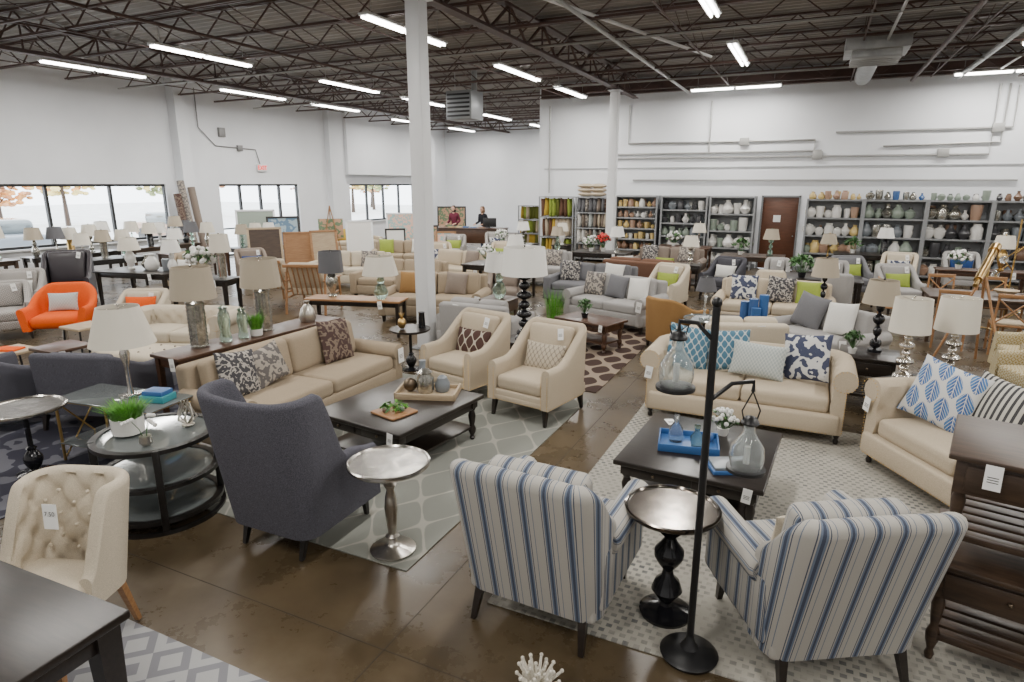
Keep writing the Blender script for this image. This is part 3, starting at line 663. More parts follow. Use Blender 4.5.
b.done("lantern_floor_lamp",(-.37,3.03,RZ),25)
# coffee tables
coffee("coffee_table",1.08,1.24,.46,espresso,(-3.39,4.66,RZ),-7); coffee("coffee_table",1.08,1.18,.46,espresso,(-.62,4.85,RZ),-3)
b=B(); rbox(b,(0,0,.01),(.60,.36,.02),lightw,.004)
for s in(-1,1): rbox(b,(0,s*.17,.035),(.60,.02,.05),lightw,.004); rbox(b,(s*.29,0,.04),(.02,.36,.06),lightw,.004)
b.done("wooden_tray",(-3.28,4.97,.47),20)
b=B(); lathe(b,[(.07,0),(.085,.03),(.085,.15),(.06,.19),(.06,.20),(.075,.21),(.03,.24),(0,.25)],merc,(0,0,0)); lathe(b,[(.06,0),(.075,.03),(.075,.09),(.05,.13),(.05,.14),(.03,.16),(0,.17)],cergr,(.16,.05,0)); ball(b,(-.16,.02,.07),.07,bronze,12,1); lathe(b,[(.05,0),(.06,.1),(.03,.22),(.035,.30)],cergr,(-.05,.10,0)); b.done("jar_set",(-3.31,4.97,.492),20)
b=B(); rbox(b,(0,0,.012),(.32,.30,.024),oak,.01,2)
for k in range(90):
    a=random.random()*6.3; r=sqrt(random.random())*.12; s=.03; M=T(r*cos(a),r*sin(a),.045+random.random()*.03,random.uniform(-50,50),random.uniform(-50,50),random.uniform(0,360))
    b.add([(-s,0,0),(0,-s*.4,.01),(s,0,.02),(0,s*.4,.01)],[(0,1,2,3)],random.choice([grass,leafg]),M)
for k in range(7): ball(b,(random.uniform(-.09,.09),random.uniform(-.09,.09),.045),.025,random.choice([grass,cerag,cerbr]),7)
b.done("succulent_plate",(-3.28,4.40,.47),-15)
b=B(); rbox(b,(0,0,.01),(.46,.34,.02),bookb,.004)
for s in(-1,1): rbox(b,(0,s*.165,.035),(.46,.012,.06),bookb,.004); rbox(b,(s*.225,0,.035),(.012,.34,.06),bookb,.004)
lathe(b,[(.05,.02),(.06,.06),(.05,.14),(.02,.18),(.02,.24)],gl,(-.1,.03,0)); lathe(b,[(.04,.02),(.05,.1),(.02,.15),(.025,.2)],ggl,(.06,-.05,0)); ball(b,(.15,.08,.06),.045,ceramb,10)
b.done("blue_tray_with_bottles",(-.72,4.8,.47),10)
b=B(); rbox(b,(0,0,.014),(.28,.22,.028),bookb,.003); rbox(b,(0,0,.04),(.25,.2,.024),cergr,.003); b.done("stacked_books",(-.38,4.5,.47),25)
bush("flower_arrangement",(-.50,5.15,.47),.11,.05,ceram,petal,70,.08)
b=B(); tag(b,T(0,0,0,-90),s=1.1); b.done("price_tag",(-.95,5.25,.475),30)
# left sofa
sofa("linen_sofa",2.45,.95,beige,(-4.83,4.88,RZ),90,2,'roll',.86,.62,[(-.78,darkp,.46,8),(-.42,greyp,.44,-10,.9),(.62,brownp,.5,6)],backc=2)
# club chairs
armchair("club_chair",cream,(-3.66,6.42,RZ),-12,.80,.84,knot,hb=.96,ha=.62,nail=True,ps=.46); armchair("club_chair",cream,(-2.60,6.16,RZ),-11,.80,.84,chev,hb=.98,ha=.62,nail=True,ps=.46)
# chesterfield sofa
chesterfield("tufted_chesterfield_sofa",2.12,.98,cream,(-.50,6.93,RZ),0,[(-.62,.05,quat,.48,20,10,1),(-.20,.12,quat,.46,8,-4,1),(.12,-.02,geo,.56,-5,3,.66),(.58,.08,abstr,.50,-22,-8,1)])
# right sofa
chesterfield("tufted_cream_sofa",2.2,1.0,cream,(1.52,5.62,RZ),-58,[(-.62,-.05,leaf,.54,25,12,1),(-.30,.16,bars,.50,8,6,1),(.3,.12,greyp,.46,0,0,1)],h=.80)
# stacked end tables
e1=endtable("turned_end_table",.70,.70,.60,driftd,(1.14,3.78,RZ),-12); e2=inst(e1,(1.14,3.78,.61),-12)
b=B(); tag(b,T(0,0,0,-12),s=1.0); b.done("price_tag",(.90,3.445,1.14),-12)
# round black 3-tier table
b=B(); r=.43
for z in(.10,.36,.645):
    lathe(b,[(r-.05,z-.018),(r,z-.018),(r,z+.012),(r-.05,z+.012)],blackw,seg=40,cap=False); lathe(b,[(0,z-.004),(r-.045,z-.004),(r-.045,z+.004),(0,z+.004)],gtop,seg=32,cap=False)
for k in range(4):
    a=pi/4+k*pi/2; rbox(b,(0,0,.33),(.05,.05,.66),blackw,.008,M=T((r-.02)*cos(a),(r-.02)*sin(a),0,0,0,math.degrees(a)))
lathe(b,[(r-.02,0),(r+.01,0),(r+.01,.03),(r-.02,.03)],blackw,seg=40,cap=False)
b.done("round_tiered_side_table",(-4.40,2.87,0),10)
grasspot("potted_wheatgrass",(-4.55,2.77,.66),.22,.14,ceram,320)
b=B()
for k in range(14):
    a=k*.9; tube(b,[(0,0,.01),(.07*cos(a),.07*sin(a),.06+.01*(k%4)),(.03*cos(a+1),.03*sin(a+1),.14+.006*k)],.006,silver,5)
lathe(b,[(.04,0),(.05,.01),(.02,.02)],silver); b.done("silver_sculpture",(-4.28,3.07,.66))
b=B()
for k in range(3):
    a=k*2; tube(b,[(0,0,0),(.03*cos(a),.03*sin(a),.12),(.08*cos(a),.08*sin(a),.2),(.12*cos(a),.12*sin(a),.18)],.003,leafg,4)
    for q in range(4): ball(b,((.07+.02*q)*cos(a),(.07+.02*q)*sin(a),.2-.008*q),.016,petal,6)
lathe(b,[(.03,0),(.045,.02),(.04,.07)],silver); b.done("small_orchid",(-4.22,2.68,.66))
# tufted dining chair
b=B()
for x in(-1,1): taper(b,x*.20,-.20,0,.40,.028,.045,oak,dy=-.02); taper(b,x*.20,.22,0,.40,.028,.045,oak,dy=.12)
rbox(b,(0,-.02,.415),(.50,.50,.12),ivory,.05,3,(0,0,.02))
def hf(t): s=abs(t-.5)*2; return .94-.02*s*s-.40*sstep(.70,1.0,s)
ushell(b,.27,.36,.15,.34,hf,.075,ivory,fl=lambda t:.01+.04*sstep(.1,.3,min(t,1-t)),lean=.12,dim=(.17,.2,.035),M=T(0,.14,0),n=12,nz=20)
for i in range(-2,3):
    for j in range(3): ball(b,(i*.085,.215+.12*(.20+j*.1+(.05 if i%2 else 0)),.53+j*.13+(.065 if i%2 else 0)),.011,ivory,8)
rbox(b,(0,0,0),(.08,.003,.14),paper,0,M=T(-.02,.12,.78,-4))
dc=b.done("tufted_dining_chair",(-3.43,1.54,RZ),20)
cu=D.curves.new("tag_text",'FONT'); cu.body="7.50"; cu.size=.035; cu.align_x='CENTER'; cu.materials.append(ink); t=D.objects.new("tag_text",cu); COL.objects.link(t); t.parent=dc; t.location=(-.02,.116,.785); t.rotation_euler=(RD(86),0,0)
table("dining_table",2.1,.96,.74,espresso,(-3.48,.86,RZ),2,.10,.10,th=.04)
# coral + small bits at front
b=B(); lathe(b,[(.05,0),(.06,.01),(.03,.03)],coralm)
for k in range(46):
    a=k*2.4; e=.25+1.2*((k*7)%11)/11; L=.09+.03*((k*5)%3); d=Vector((cos(a)*cos(e),sin(a)*cos(e),sin(e))); tube(b,[(0,0,.02),tuple(d*L*.6+Vector((0,0,.02))),tuple(d*L+Vector((0,0,.03)))],.011,coralm,6,.007); ball(b,tuple(d*L+Vector((0,0,.03))),.011,coralm,6)
b.done("white_coral",(-1.02,2.44,0))
b=B(); lathe(b,[(.08,0),(.1,.03),(.06,.06),(0,.07)],oak,seg=16); b.done("wooden_bowl",(-.68,2.50,0))
# left edge group
armchair("grey_lounge_chair",purple,(-6.75,3.95,RZ),200,.95,.9,patg,hb=.84,ha=.62)
armchair("grey_lounge_chair",purple,(-7.75,3.45,RZ),185,.95,.9,None,hb=.84,ha=.62)
pedestal("silver_top_side_table",.32,.62,ceramk,(-6.02,2.80,RZ),mirror)
# glass & brass table with lamp
b=B(); h=.6
for z in(h,.18): rbox(b,(0,0,z),(1.15,.5,.012),gtop,.003)
for x in(-.55,.55):
    for y in(-.23,.23): tube(b,[(x,y,0),(x,y,h)],.013,brass,8)
    tube(b,[(x,-.23,.02),(x,.23,h-.02)],.008,brass); tube(b,[(x,.23,.02),(x,-.23,h-.02)],.008,brass)
    tube(b,[(x,-.23,h-.01),(x,.23,h-.01)],.011,brass)
for y in(-.23,.23): tube(b,[(-.55,y,h-.01),(.55,y,h-.01)],.011,brass); tube(b,[(-.55,y,.17),(.55,y,.17)],.008,brass)
b.done("glass_brass_table",(-5.55,3.38,0),8)
lamp("table_lamp",(-5.50,3.42,.607),.84,'cage',nickel,(.17,.27,.34),shade,.09)
b=B(); rbox(b,(0,0,.03),(.24,.18,.06),plain("box_teal",(.03,.24,.28),.4),.005); rbox(b,(0,0,.08),(.2,.15,.04),bookb,.005); b.done("teal_book_stack",(-5.18,3.46,.607),15)
# console with lamps
table("console_table",.46,2.3,.80,walnut,(-5.76,5.15,0),-3,.06,.10)
lamp("ribbed_lamp",(-5.84,4.45,.80),.86,'rib',merc,(.19,.23,.33),shadel,.095); lamp("ribbed_lamp",(-5.80,5.32,.80),.86,'rib',merc,(.20,.23,.33),shadel,.095)
b=B()
for (x,y,s) in((0,0,1.15),(.05,.2,1)): lathe(b,[(.05*s,0),(.06*s,.03),(.045*s,.1*s),(.06*s,.2*s),(.05*s,.28*s),(.03*s,.31*s),(.05*s,.33*s),(0,.36*s)],ggl,(x,y,0),16)
b.done("seafoam_glass_jar",(-5.78,4.74,.80)); grasspot("potted_wheatgrass",(-5.68,5.08,.80),.14,.2,ceram,200)
ball_b=B(); lathe(ball_b,[(.09,0),(.11,.05),(.08,.16),(.03,.22),(.04,.26)],silver); ball_b.done("silver_vase",(-5.72,5.95,.80))
# black end table w/ pineapple
pedestal("black_round_end_table",.28,.58,ceramk,(-4.85,6.95,0),espresso,rim=False)
b=B(); ball(b,(0,0,.08),.06,brass,10,1.3)
for k in range(8): a=k*.8; tube(b,[(0,0,.14),(.04*cos(a),.04*sin(a),.22)],.008,brass,4,.002)
b.done("brass_pineapple",(-4.93,6.88,.58)); lathe(bb:=B(),[(.05,0),(.04,.2),(.045,.22)],ceramk); bb.done("black_candle_holder",(-4.72,7.05,.58))
# turned black lamp on low table
endtable("turned_end_table",.5,.5,.46,espresso,(-3.38,7.50,0)); lamp("turned_black_lamp",(-3.38,7.50,.46),1.24,'bead',ceramk,(.27,.31,.36),shadew,.14)
lamp("table_lamp",(-4.7,9.4,.62),.76,'gourd',ggl,(.20,.26,.30),shadew,.11); endtable("turned_end_table",.55,.55,.62,driftd,(-4.7,9.4,0))
# group behind: wood console w/ lamps
table("sofa_table",1.7,.45,.62,oak,(-6.9,8.35,0),15,.06,.08,espresso)
lamp("glass_lamp",(-7.35,8.28,.62),.78,'urn',merc,(.19,.21,.36),shadeg,.10); lamp("glass_lamp",(-6.45,8.45,.62),.72,'gourd',ggl,(.22,.30,.31),shade,.11)
sofa("tan_sofa",2.0,.92,beige,(-6.3,9.9,0),15,2,'roll',.86,.6,[(-.5,gold,.42,0),(.4,taupe,.42,5)])
sofa("grey_sofa",1.3,.9,lgrey,(-4.42,8.35,0),180,2,'track',.8,.58)
# middle group
sofa("light_grey_sofa",1.75,.92,lgrey,(-3.1,10.9,RZ),-18,2,'roll',.86,.62,[(-.5,greyp,.44,0),(0,grey,.42,5),(.45,white,.42,-5)])
b=B()
ushell(b,.37,.76,.34,.12,lambda t:.62+.20*sstep(.1,.4,min(t,1-t)),.08,gold,n=9,nz=5,flare=.03); rbox(b,(0,-.03,.33),(.56,.6,.2),navy,.06,3,(0,0,.02))
for x in(-.25,.25):
    for y in(-.25,.25): taper(b,x,y,0,.13,.03,.04,espresso)
bc=b.done("barrel_chair",(-1.85,9.75,0),150)
pedestal("round_side_table",.3,.6,espresso,(-1.30,9.3,0),gtop); lamp("crystal_lamp",(-1.30,9.3,.6),.6,'stick',gl,(.10,.15,.2),shadeg,.08)
coffee("coffee_table",1.0,.6,.45,walnut,(-3.0,9.2,RZ),-18); bush("potted_plant",(-3.1,9.2,.46),.13,.06,ceramk)
grasspot("tall_grass_vase",(-3.75,9.55,0),.26,.75,ceram,120)
sofa("tufted_grey_chaise",1.5,.9,lgrey,(.30,9.6,0),-40,1,'roll',.82,.6,[(-.3,grey,.5,8),(.2,white,.46,-6)])
sofa("cream_settee",1.2,.85,ivory,(-.75,8.65,0),200,2,'roll',.80,.6)
coffee("coffee_table",.9,.6,.45,espresso,(-.75,10.2,0),0)
b=B()
for k,(x,y,h) in enumerate(((0,0,.34),(.14,.05,.40),(-.13,.08,.28),(.05,-.12,.22))): cyl(b,(x,y,0),.07,h,bookb if k%2 else ceramb,14)
b.done("blue_canister_set",(-.70,10.15,.45))
sofa("cream_sofa",2.0,.92,cream,(-.5,11.75,0),0,2,'roll',.84,.6,[(-.5,abstr,.46,0),(.1,darkp,.46,5),(.55,green,.4,0)])
endtable("turned_end_table",.62,.62,.60,espresso,(.74,8.1,0),-5); lamp("black_candlestick_lamp",(.80,8.2,.60),.84,'bead',ceramk,(.15,.20,.27),shadel,.085)
bush("potted_plant",(.56,8.0,.60),.11,.05,ceram)
table("console_table",1.05,.40,.60,espresso,(1.17,7.17,0),40,.06,.09)
lamp("stacked_disk_lamp",(.95,6.98,.60),.84,'disk',nickel,(.16,.18,.33),shade,.095); lamp("stacked_disk_lamp",(1.39,7.35,.60),.82,'disk',nickel,(.17,.19,.33),shade,.095)
endtable("turned_end_table",.55,.55,.62,espresso,(.25,10.72,0)); lamp("table_lamp",(.25,10.72,.62),.78,'bead',ceramk,(.15,.20,.28),shadel,.07)
# lattice chairs
for (x,y,r) in((2.55,8.6,70),(2.75,9.7,80)): armchair("lattice_armchair",yellowl,(x,y,0),-r,.78,.8,mustard,hb=.95,ha=.62)
armchair("lattice_armchair",yellowl,(2.9,7.6,0),-100,.78,.8,white,hb=.95,ha=.62)
# x back chairs / tables right
xb=xchair(); xo=xb.done("crossback_dining_chair",(2.1,11.6,0),170)
for (x,y,r) in((2.8,11.5,175),(3.5,11.4,180),(2.2,13.1,5),(2.9,13.1,-4),(3.6,13.1,0),(1.4,12.4,90),(4.5,12.2,-90)): inst(xo,(x,y,0),r)
table("dining_table",2.2,1.0,.76,driftd,(2.9,12.3,0),0); lathe(bb:=B(),[(.05,0),(.16,.08),(.17,.1),(0,.04)],lightw); bb.done("wooden_bowl",(2.9,12.3,.76))
table("dining_table",1.9,1.0,.76,espresso,(.0,13.4,0),0); bush("potted_plant",(-.1,13.2,.76),.24,.08,ceramk)
for (x,y,r) in((-.6,12.6,180),(.5,12.6,178),(-.6,14.25,0),(.5,14.25,0)): armchair("parsons_chair",random.choice([lgrey,ivory,taupe]),(x,y,0),r,.52,.6,None,hb=.98,ha=.5)
table("console_table",1.6,.5,.80,walnut,(3.2,15.6,0),0); lamp("gold_lamp",(3.5,15.6,.8),.7,'urn',brass,(.15,.2,.25),shade,.09); bush("potted_plant",(2.8,15.6,.8),.2,.07,ceram,petal)
# brass telescope tripod
b=B()
for a in range(3): tube(b,[(0,0,1.15),(.42*cos(a*2.1),.42*sin(a*2.1),0)],.016,oak,6)
for a in range(3): tube(b,[(0,0,.5),(.25*cos(a*2.1),.25*sin(a*2.1),.5)],.008,brass,5)
tube(b,[(-.38,0,1.1),(.3,0,1.38)],.045,brass,12); tube(b,[(.3,0,1.38),(.42,0,1.43)],.06,brass,12); tube(b,[(-.5,0,1.05),(-.38,0,1.1)],.025,brass,10); cyl(b,(0,0,1.1),.04,.12,brass,10)
b.done("brass_telescope",(2.2,10.5,0),70,sc=1.15)
b=B()
for k in range(5):
    a=k*1.3; tube(b,[(0,0,.1+.3*k),(.25*cos(a),.2*sin(a),.3+.3*k),(.1*cos(a+1),.1*sin(a+1),.5+.3*k)],.012,brass,5); ball(b,(.25*cos(a),.2*sin(a),.3+.3*k),.07,gl,10)
cyl(b,(0,0,0),.18,.03,brass,18); tube(b,[(0,0,0),(0,0,1.9)],.014,brass,6); b.done("brass_globe_floor_lamp",(3.3,13.9,0))
# ================================================================== LEFT MID
b=B()
lathe(b,[(.22,0),(.22,.02),(.04,.04),(.03,.28),(.2,.3)],nickel,seg=20); rbox(b,(0,-.02,.40),(.60,.58,.16),orange,.07,3,(0,0,.02))
ushell(b,.36,.66,.24,.30,lambda t:.60+.26*sstep(.15,.4,min(t,1-t)),.09,orange,n=9,nz=5,flare=.06,lean=.10); pillow(b,.38,.26,.12,geo,M=T(0,.12,.62,-16)); b.done("orange_swivel_chair",(-10.5,5.65,0),40,sc=1.12)
armchair("cream_armchair",ivory,(-9.6,6.3,0),30,.75,.78,orange,hb=.84,ha=.6)
def stool(name,loc,w,h,top,leg):
    b=B(); rbox(b,(0,0,h-.02),(w,w,.04),top,.01,2)
    for x in(-1,1):
        for y in(-1,1): tube(b,[(x*w*.48,y*w*.48,0),(x*w*.40,y*w*.40,h-.03)],.013,leg,6)
    b.done(name,loc)
stool("wood_top_side_table",(-9.25,5.25,0),.45,.55,lightw,blackm); stool("wood_top_side_table",(-8.3,4.4,0),.5,.55,walnut,blackm); stool("nesting_table",(-9.1,4.2,0),.5,.45,lightw,blackm)
b=B(); rbox(b,(0,0,.012),(.3,.2,.024),orange,.004); b.done("orange_book",(-9.1,4.2,.45),20)
b=B(); rbox(b,(0,0,.34),(1.2,.6,.22),ivory,.07,4,(0,0,.02))
for x in(-.5,.5):
    for y in(-.22,.22): taper(b,x,y,0,.24,.03,.045,espresso)
for i in range(5):
    for j in range(3): ball(b,(-.44+.22*i,-.18+.18*j,.462),.014,taupe,6)
b.done("tufted_bench",(-7.7,4.95,0),10)
chesterfield("tufted_cream_settee",1.7,.85,ivory,(-8.2,6.0,0),20,h=.72)
armchair("leather_wing_chair",leather,(-13.9,7.7,0),50,.9,.9,None,hb=1.15,ha=.65); armchair("patterned_armchair",patg,(-13.2,6.4,0),50,.85,.85,white,hb=.95,ha=.62)
armchair("patterned_armchair",patg,(-12.1,5.6,0),60,.85,.85,None,hb=.9,ha=.62)
table("dining_table",1.8,.95,.76,espresso,(-12.5,8.5,0),10); lamp("table_lamp",(-12.9,8.45,.76),.66,'urn',ceram,(.15,.22,.26),shade,.1); b=B(); vase(b,(0,0,0),0,.34,ceram); vase(b,(.3,.1,0),1,.24,cergr); vase(b,(-.3,.1,0),2,.30,merc); b.done("decorative_vase_set",(-12.3,8.5,.76))
lamp("table_lamp",(-11.8,8.6,.76),.64,'gourd',ceram,(.13,.20,.25),shadew,.09)
# window desks with lamp rows
lk=['urn','gourd','stick','rib','bead']; lm_=[ceram,merc,ggl,nickel,ceramk,brass]; ls=[shade,shadew,shadel,shadeg,shade]
for i,(y0) in enumerate((6.2,8.7,11.2)):
    table("display_desk",.6,2.2,.76,espresso if i%2 else driftd,(-17.2,y0+1.1,0),0)
    for k in range(5): lamp("table_lamp",(-17.25+.15*(k%2),y0+.25+.42*k,.76),random.uniform(.65,.85),lk[(k+i)%5],lm_[(k*2+i)%6],(.15,.21,.29),ls[(k+i*2)%5],.085)
for i,(x,y) in enumerate(((-15.6,9.6),(-15.0,11.6),(-14.6,13.4))):
    table("display_table",1.6,.8,.74,walnut if i%2 else blackw,(x,y,0),80)
    for k in range(3): lamp("table_lamp",(x+.0,y-.5+.5*k,.74),random.uniform(.6,.8),lk[(k+i+2)%5],lm_[(k+i)%6],(.14,.20,.27),ls[(k*2+i)%5],.085)
# leaning rolled rugs
b=B()
for k,(x,y,mt,h) in enumerate(((0,0,greyp,2.6),(.05,.3,taupe,2.4),(.1,-.28,brownp,2.2))):
    lathe(b,[(.11,0),(.11,h)],mt,seg=14,M=T(x+.3,y,0.03,0,-9,0))
b.done("rolled_rug",(-17.9,13.75,0))
# easels / frames
def canvas(name,loc,w,h,fm,am,rot,tilt=10):
    b=B(); M=T(0,0,.02,-tilt)
    for s in(-1,1): rbox(b,(s*(w/2-.03),0,h/2),(.06,.03,h),fm,.004,M=M); rbox(b,(0,0,h/2+s*(h/2-.03)),(w,.03,.06),fm,.004,M=M)
    rbox(b,(0,.005,h/2),(w-.1,.01,h-.1),am,0,M=M)
    b.done(name,loc,rot)
art1=patm("art_autumn",'blotch',(.45,.28,.18),(.12,.2,.12),.25,.5); art2=patm("art_blue",'blotch',(.35,.45,.5),(.12,.2,.3),.3,.5); art3=patm("art_coral",'blotch',(.75,.5,.4),(.3,.5,.5),.2,.5)
for (x,y,w,h,fm,am,r) in((-13.4,12.6,.9,1.35,lightw,driftd,50),(-12.9,13.3,.8,1.2,oak,oak,45),(-12.2,13.6,.75,1.25,oak,lightw,55),(-15.2,15.1,1.0,1.5,blackw,art2,50),(-16.2,14.9,1.2,1.7,whitep,cerag,45),(-13.9,17.2,.9,1.3,whitep,ceram,40),(-13.0,18.0,.7,1.0,blackw,ceram,40),(-12.1,18.6,.8,1.1,blackw,art1,35),(-11.4,18.7,.7,.9,oak,art3,30),(-14.6,20.6,1.1,1.4,whitep,art3,40),(-13.6,22.8,1.2,1.6,blackw,art1,30)):
    canvas("framed_art",(x,y,0),w,h,fm,am,r)
b=B()
for s in(-1,1): tube(b,[(s*.35,0,0),(0,.1,1.8)],.018,oak,5)
tube(b,[(0,.6,0),(0,.12,1.7)],.018,oak,5); rbox(b,(0,0,.7),(.7,.06,.03),oak,.003); rbox(b,(0,.03,1.05),(.8,.02,.65),art1,.003,M=T(0,0,0,-4)); b.done("artist_easel",(-14.6,16.6,0),45)
# wood frame lounge chair
b=B()
for s in(-1,1):
    tube(b,[(s*.36,-.38,0),(s*.36,-.34,.58)],.022,oak,6); tube(b,[(s*.36,.42,0),(s*.36,.30,.75)],.022,oak,6); rbox(b,(s*.36,-.02,.60),(.06,.78,.03),oak,.01,2); tube(b,[(s*.33,-.34,.32),(s*.33,.34,.30)],.02,oak,6)
for k in range(7): tube(b,[(-.27+.09*k,.28,.34),(-.27+.09*k,.46,.88)],.014,oak,5)
rbox(b,(0,.47,.88),(.68,.04,.06),oak,.01,2); rbox(b,(0,-.03,.40),(.62,.64,.14),cream,.05,3,(0,0,.02)); rbox(b,(0,0,0),(.62,.13,.5),cream,.05,3,(0,.02,0),M=T(0,.27,.68,-18)); wc=b.done("wood_frame_lounge_chair",(-9.0,9.6,0),200,sc=1.1)
inst(wc,(-10.1,9.9,0),185,1.1)
bush("white_flower_bouquet",(-10.4,8.15,.78),.28,.09,merc,petal,110,.2); table("display_table",1.2,.55,.78,blackw,(-10.3,8.15,0),15); lamp("glass_lamp",(-9.95,8.25,.78),.82,'rib',merc,(.16,.19,.33),shade,.08)
sofa("cream_sofa",2.1,.92,ivory,(-10.4,12.4,0),20,2,'track',.84,.6,[(-.5,taupe,.42,0),(.5,greyp,.42,0)]); sofa("beige_sofa",2.1,.92,beige,(-8.2,11.5,0),10,2,'track',.84,.6,[(-.5,gold,.42,0)])
sofa("beige_sofa",2.0,.92,cream,(-8.0,13.7,0),-10,2,'roll',.84,.6,[(.4,taupe,.42,0)])
# ================================================================== CENTRE FILLERS
k=0
fill=[(-6.3,12.6,0,'t'),(-5.5,11.3,20,'a'),(-6.3,14.7,10,'s'),(-4.1,12.6,0,'s'),(-2.6,12.7,-15,'a'),(-3.4,14.3,170,'s'),(-5.0,16.1,0,'t'),(-1.7,14.5,-20,'a'),(-2.6,15.5,0,'e'),(-7.8,15.8,15,'a'),(-9.3,14.9,40,'a'),(-11.0,15.6,30,'s'),(-3.4,16.9,0,'s'),(-1.3,16.9,0,'t'),(.9,15.9,20,'a'),(1.9,17.2,-10,'a'),(.4,17.6,0,'e'),(4.9,16.6,-20,'a'),(-8.2,17.2,0,'t'),(-10.4,17.5,20,'a'),(5.2,14.6,-40,'a'),(4.8,10.4,-60,'a'),(-13.4,10.1,30,'a'),(-12.6,11.4,60,'a'),(1.7,14.6,20,'a'),(-6.7,17.2,20,'e'),(-3.3,18.5,0,'t'),(1.3,18.6,0,'t'),(3.3,18.0,0,'a'),(-7.2,18.9,0,'e'),(-9.6,19.0,30,'a'),(-15.3,18.6,60,'s'),(-17.0,17.2,80,'a')]
tl=[walnut,espresso,driftd]
for (x,y,r,c) in fill:
    k+=1; m1=[cream,beige,taupe,lgrey,grey,ivory,brownf,lgrey,dgrey,patg,cream][k%11]
    if c=='a': armchair("accent_armchair",m1,(x,y,0),r,.76,.8,[green,abstr,taupe,white,navy][k%5],hb=.92,ha=.6)
    elif c=='s': sofa("upholstered_sofa",1.9,.9,m1,(x,y,0),r,2,'roll' if k%2 else 'track',.84,.6,[(-.5,[green,darkp,mustard][k%3],.44,0),(.45,[white,greyp][k%2],.42,5)])
    elif c=='t': table("dining_table",1.5,.9,.76,tl[k%3],(x,y,0),r); lamp("table_lamp",(x+.4,y,.76),.66,lk[k%5],lm_[k%6],(.14,.2,.25),ls[k%3],.09); bush("potted_plant",(x-.3,y,.76),.22,.07,ceram,petal if k%2 else None,70)
    else: endtable("turned_end_table",.55,.55,.62,espresso,(x,y,0)); lamp("table_lamp",(x,y,.62),.68,lk[k%5],lm_[k%6],(.14,.2,.25),ls[k%3],.09)
bush("red_flower_bouquet",(-5.0,16.2,.76),.2,.07,ceram,petalr,80,.2)
# ================================================================== SHELVING
def shelfunit(x0,x1,y,h,n,palette,kinds=(0,1,2,3,4),dens=.2):
    w=x1-x0;d=.5;b=B()
    for x in(0,w):
        for yy in(0,d): rbox(b,(x,yy,h/2),(.05,.05,h),shelfm,0)
        box(b,x-.005,x+.005,.02,d-.02,.1,h,shelfm)
    box(b,0,w,d-.01,d,.1,h,shelfm)  # grey back sheet added to stand in for shading behind the shelves
    for k in range(n): z=.12+(h-.15)*k/(n-1); rbox(b,(w/2,d/2,z),(w,d,.04),shelfm,0)
    b.done("storage_shelf",(x0,y,0))
    b=B()
    for k in range(n-1+(h<2.15)):
        z=.12+(h-.15)*k/(n-1)+.021; gap=(h-.15)/(n-1)-.06; xx=.10
        if k==n-1: gap=.28
        pal=random.sample(palette,2)
        while xx<w-.08:
            s=max(.14,random.uniform(.55,.95)*gap)
            vase(b,(xx,random.uniform(.12,.2),z),random.choice(kinds),s,random.choice(pal if random.random()<.7 else palette))
            if random.random()<.8: vase(b,(xx+.03,random.uniform(.34,.4),z),random.choice(kinds),s*.9,random.choice(palette))
            xx+=s*.42+.07+random.random()*.06
    b.done("shelf_pottery",(x0,y,0))
YS=19.85; cerdk=plain("ceramic_dark",(.05,.05,.055),.3)
shelfunit(-5.75,-4.45,YS,2.15,7,[ceram,cerbr,cerpk,ceram,cery]); shelfunit(-4.3,-2.95,YS,2.15,6,[ceram,cerag,cergr,cerdk,ceram]); shelfunit(-2.85,-1.6,YS,2.15,5,[ceram,ceram,ceram,cerag])
shelfunit(-.2,1.15,YS-.3,2.1,5,[cery,ceram,cery,cerpk,cerag]); shelfunit(1.2,2.6,YS-.3,2.1,5,[cergr,ceram,merc,cerag,ceramb]); shelfunit(2.65,4.0,YS-.3,2.1,5,[merc,cerag,cerdk,ceram,cerpk]); shelfunit(4.05,5.4,YS-.3,2.1,5,[merc,cerdk,cergr,cerbr]); shelfunit(5.5,7.0,YS-.3,2.1,5,[merc,cerbr,ceram])
# pillow racks
def prack(x0,x1,y,h,pal,topm=None,n=4):
    w=x1-x0;b=B()
    for x in(0,w):
        for yy in(0,.5): rbox(b,(x,yy,h/2),(.04,.04,h),shelfm,0)
    for k in range(n): rbox(b,(w/2,.25,.1+(h-.12)*k/(n-1)),(w,.5,.03),shelfm,0)
    b.done("storage_shelf",(x0,y,0)); b=B()
    for k in range(n-1):
        z=.12+(h-.12)*k/(n-1); g=(h-.12)/(n-1); xx=.12
        while xx<w-.05:
            pillow(b,.44,g*.92,.13,random.choice(pal),M=T(xx,.22,z+g*.46,0,random.uniform(-8,8),80+random.uniform(-15,15)),n=5); xx+=.13
    if topm:
        for q in range(3):
            for k in range(int(w/.4)): pillow(b,.5,.42,.16,topm,M=T(.25+.42*k,.25,h+.08+.13*q,90,0,random.uniform(-10,10)),n=5)
    b.done("pillow_stack",(x0,y,0))
dolive=fabric("pillow_dark_olive",(.12,.13,.03))
prack(-8.4,-7.2,YS,2.1,[mustard,green,mustard,cream,dolive,brownf,dolive]); prack(-7.1,-5.95,YS,2.1,[cream,taupe,greyp,brownp,white,geo,grey],cream,5)
prack(-10.4,-9.2,22.5,1.7,[green,mustard,cream,dolive])
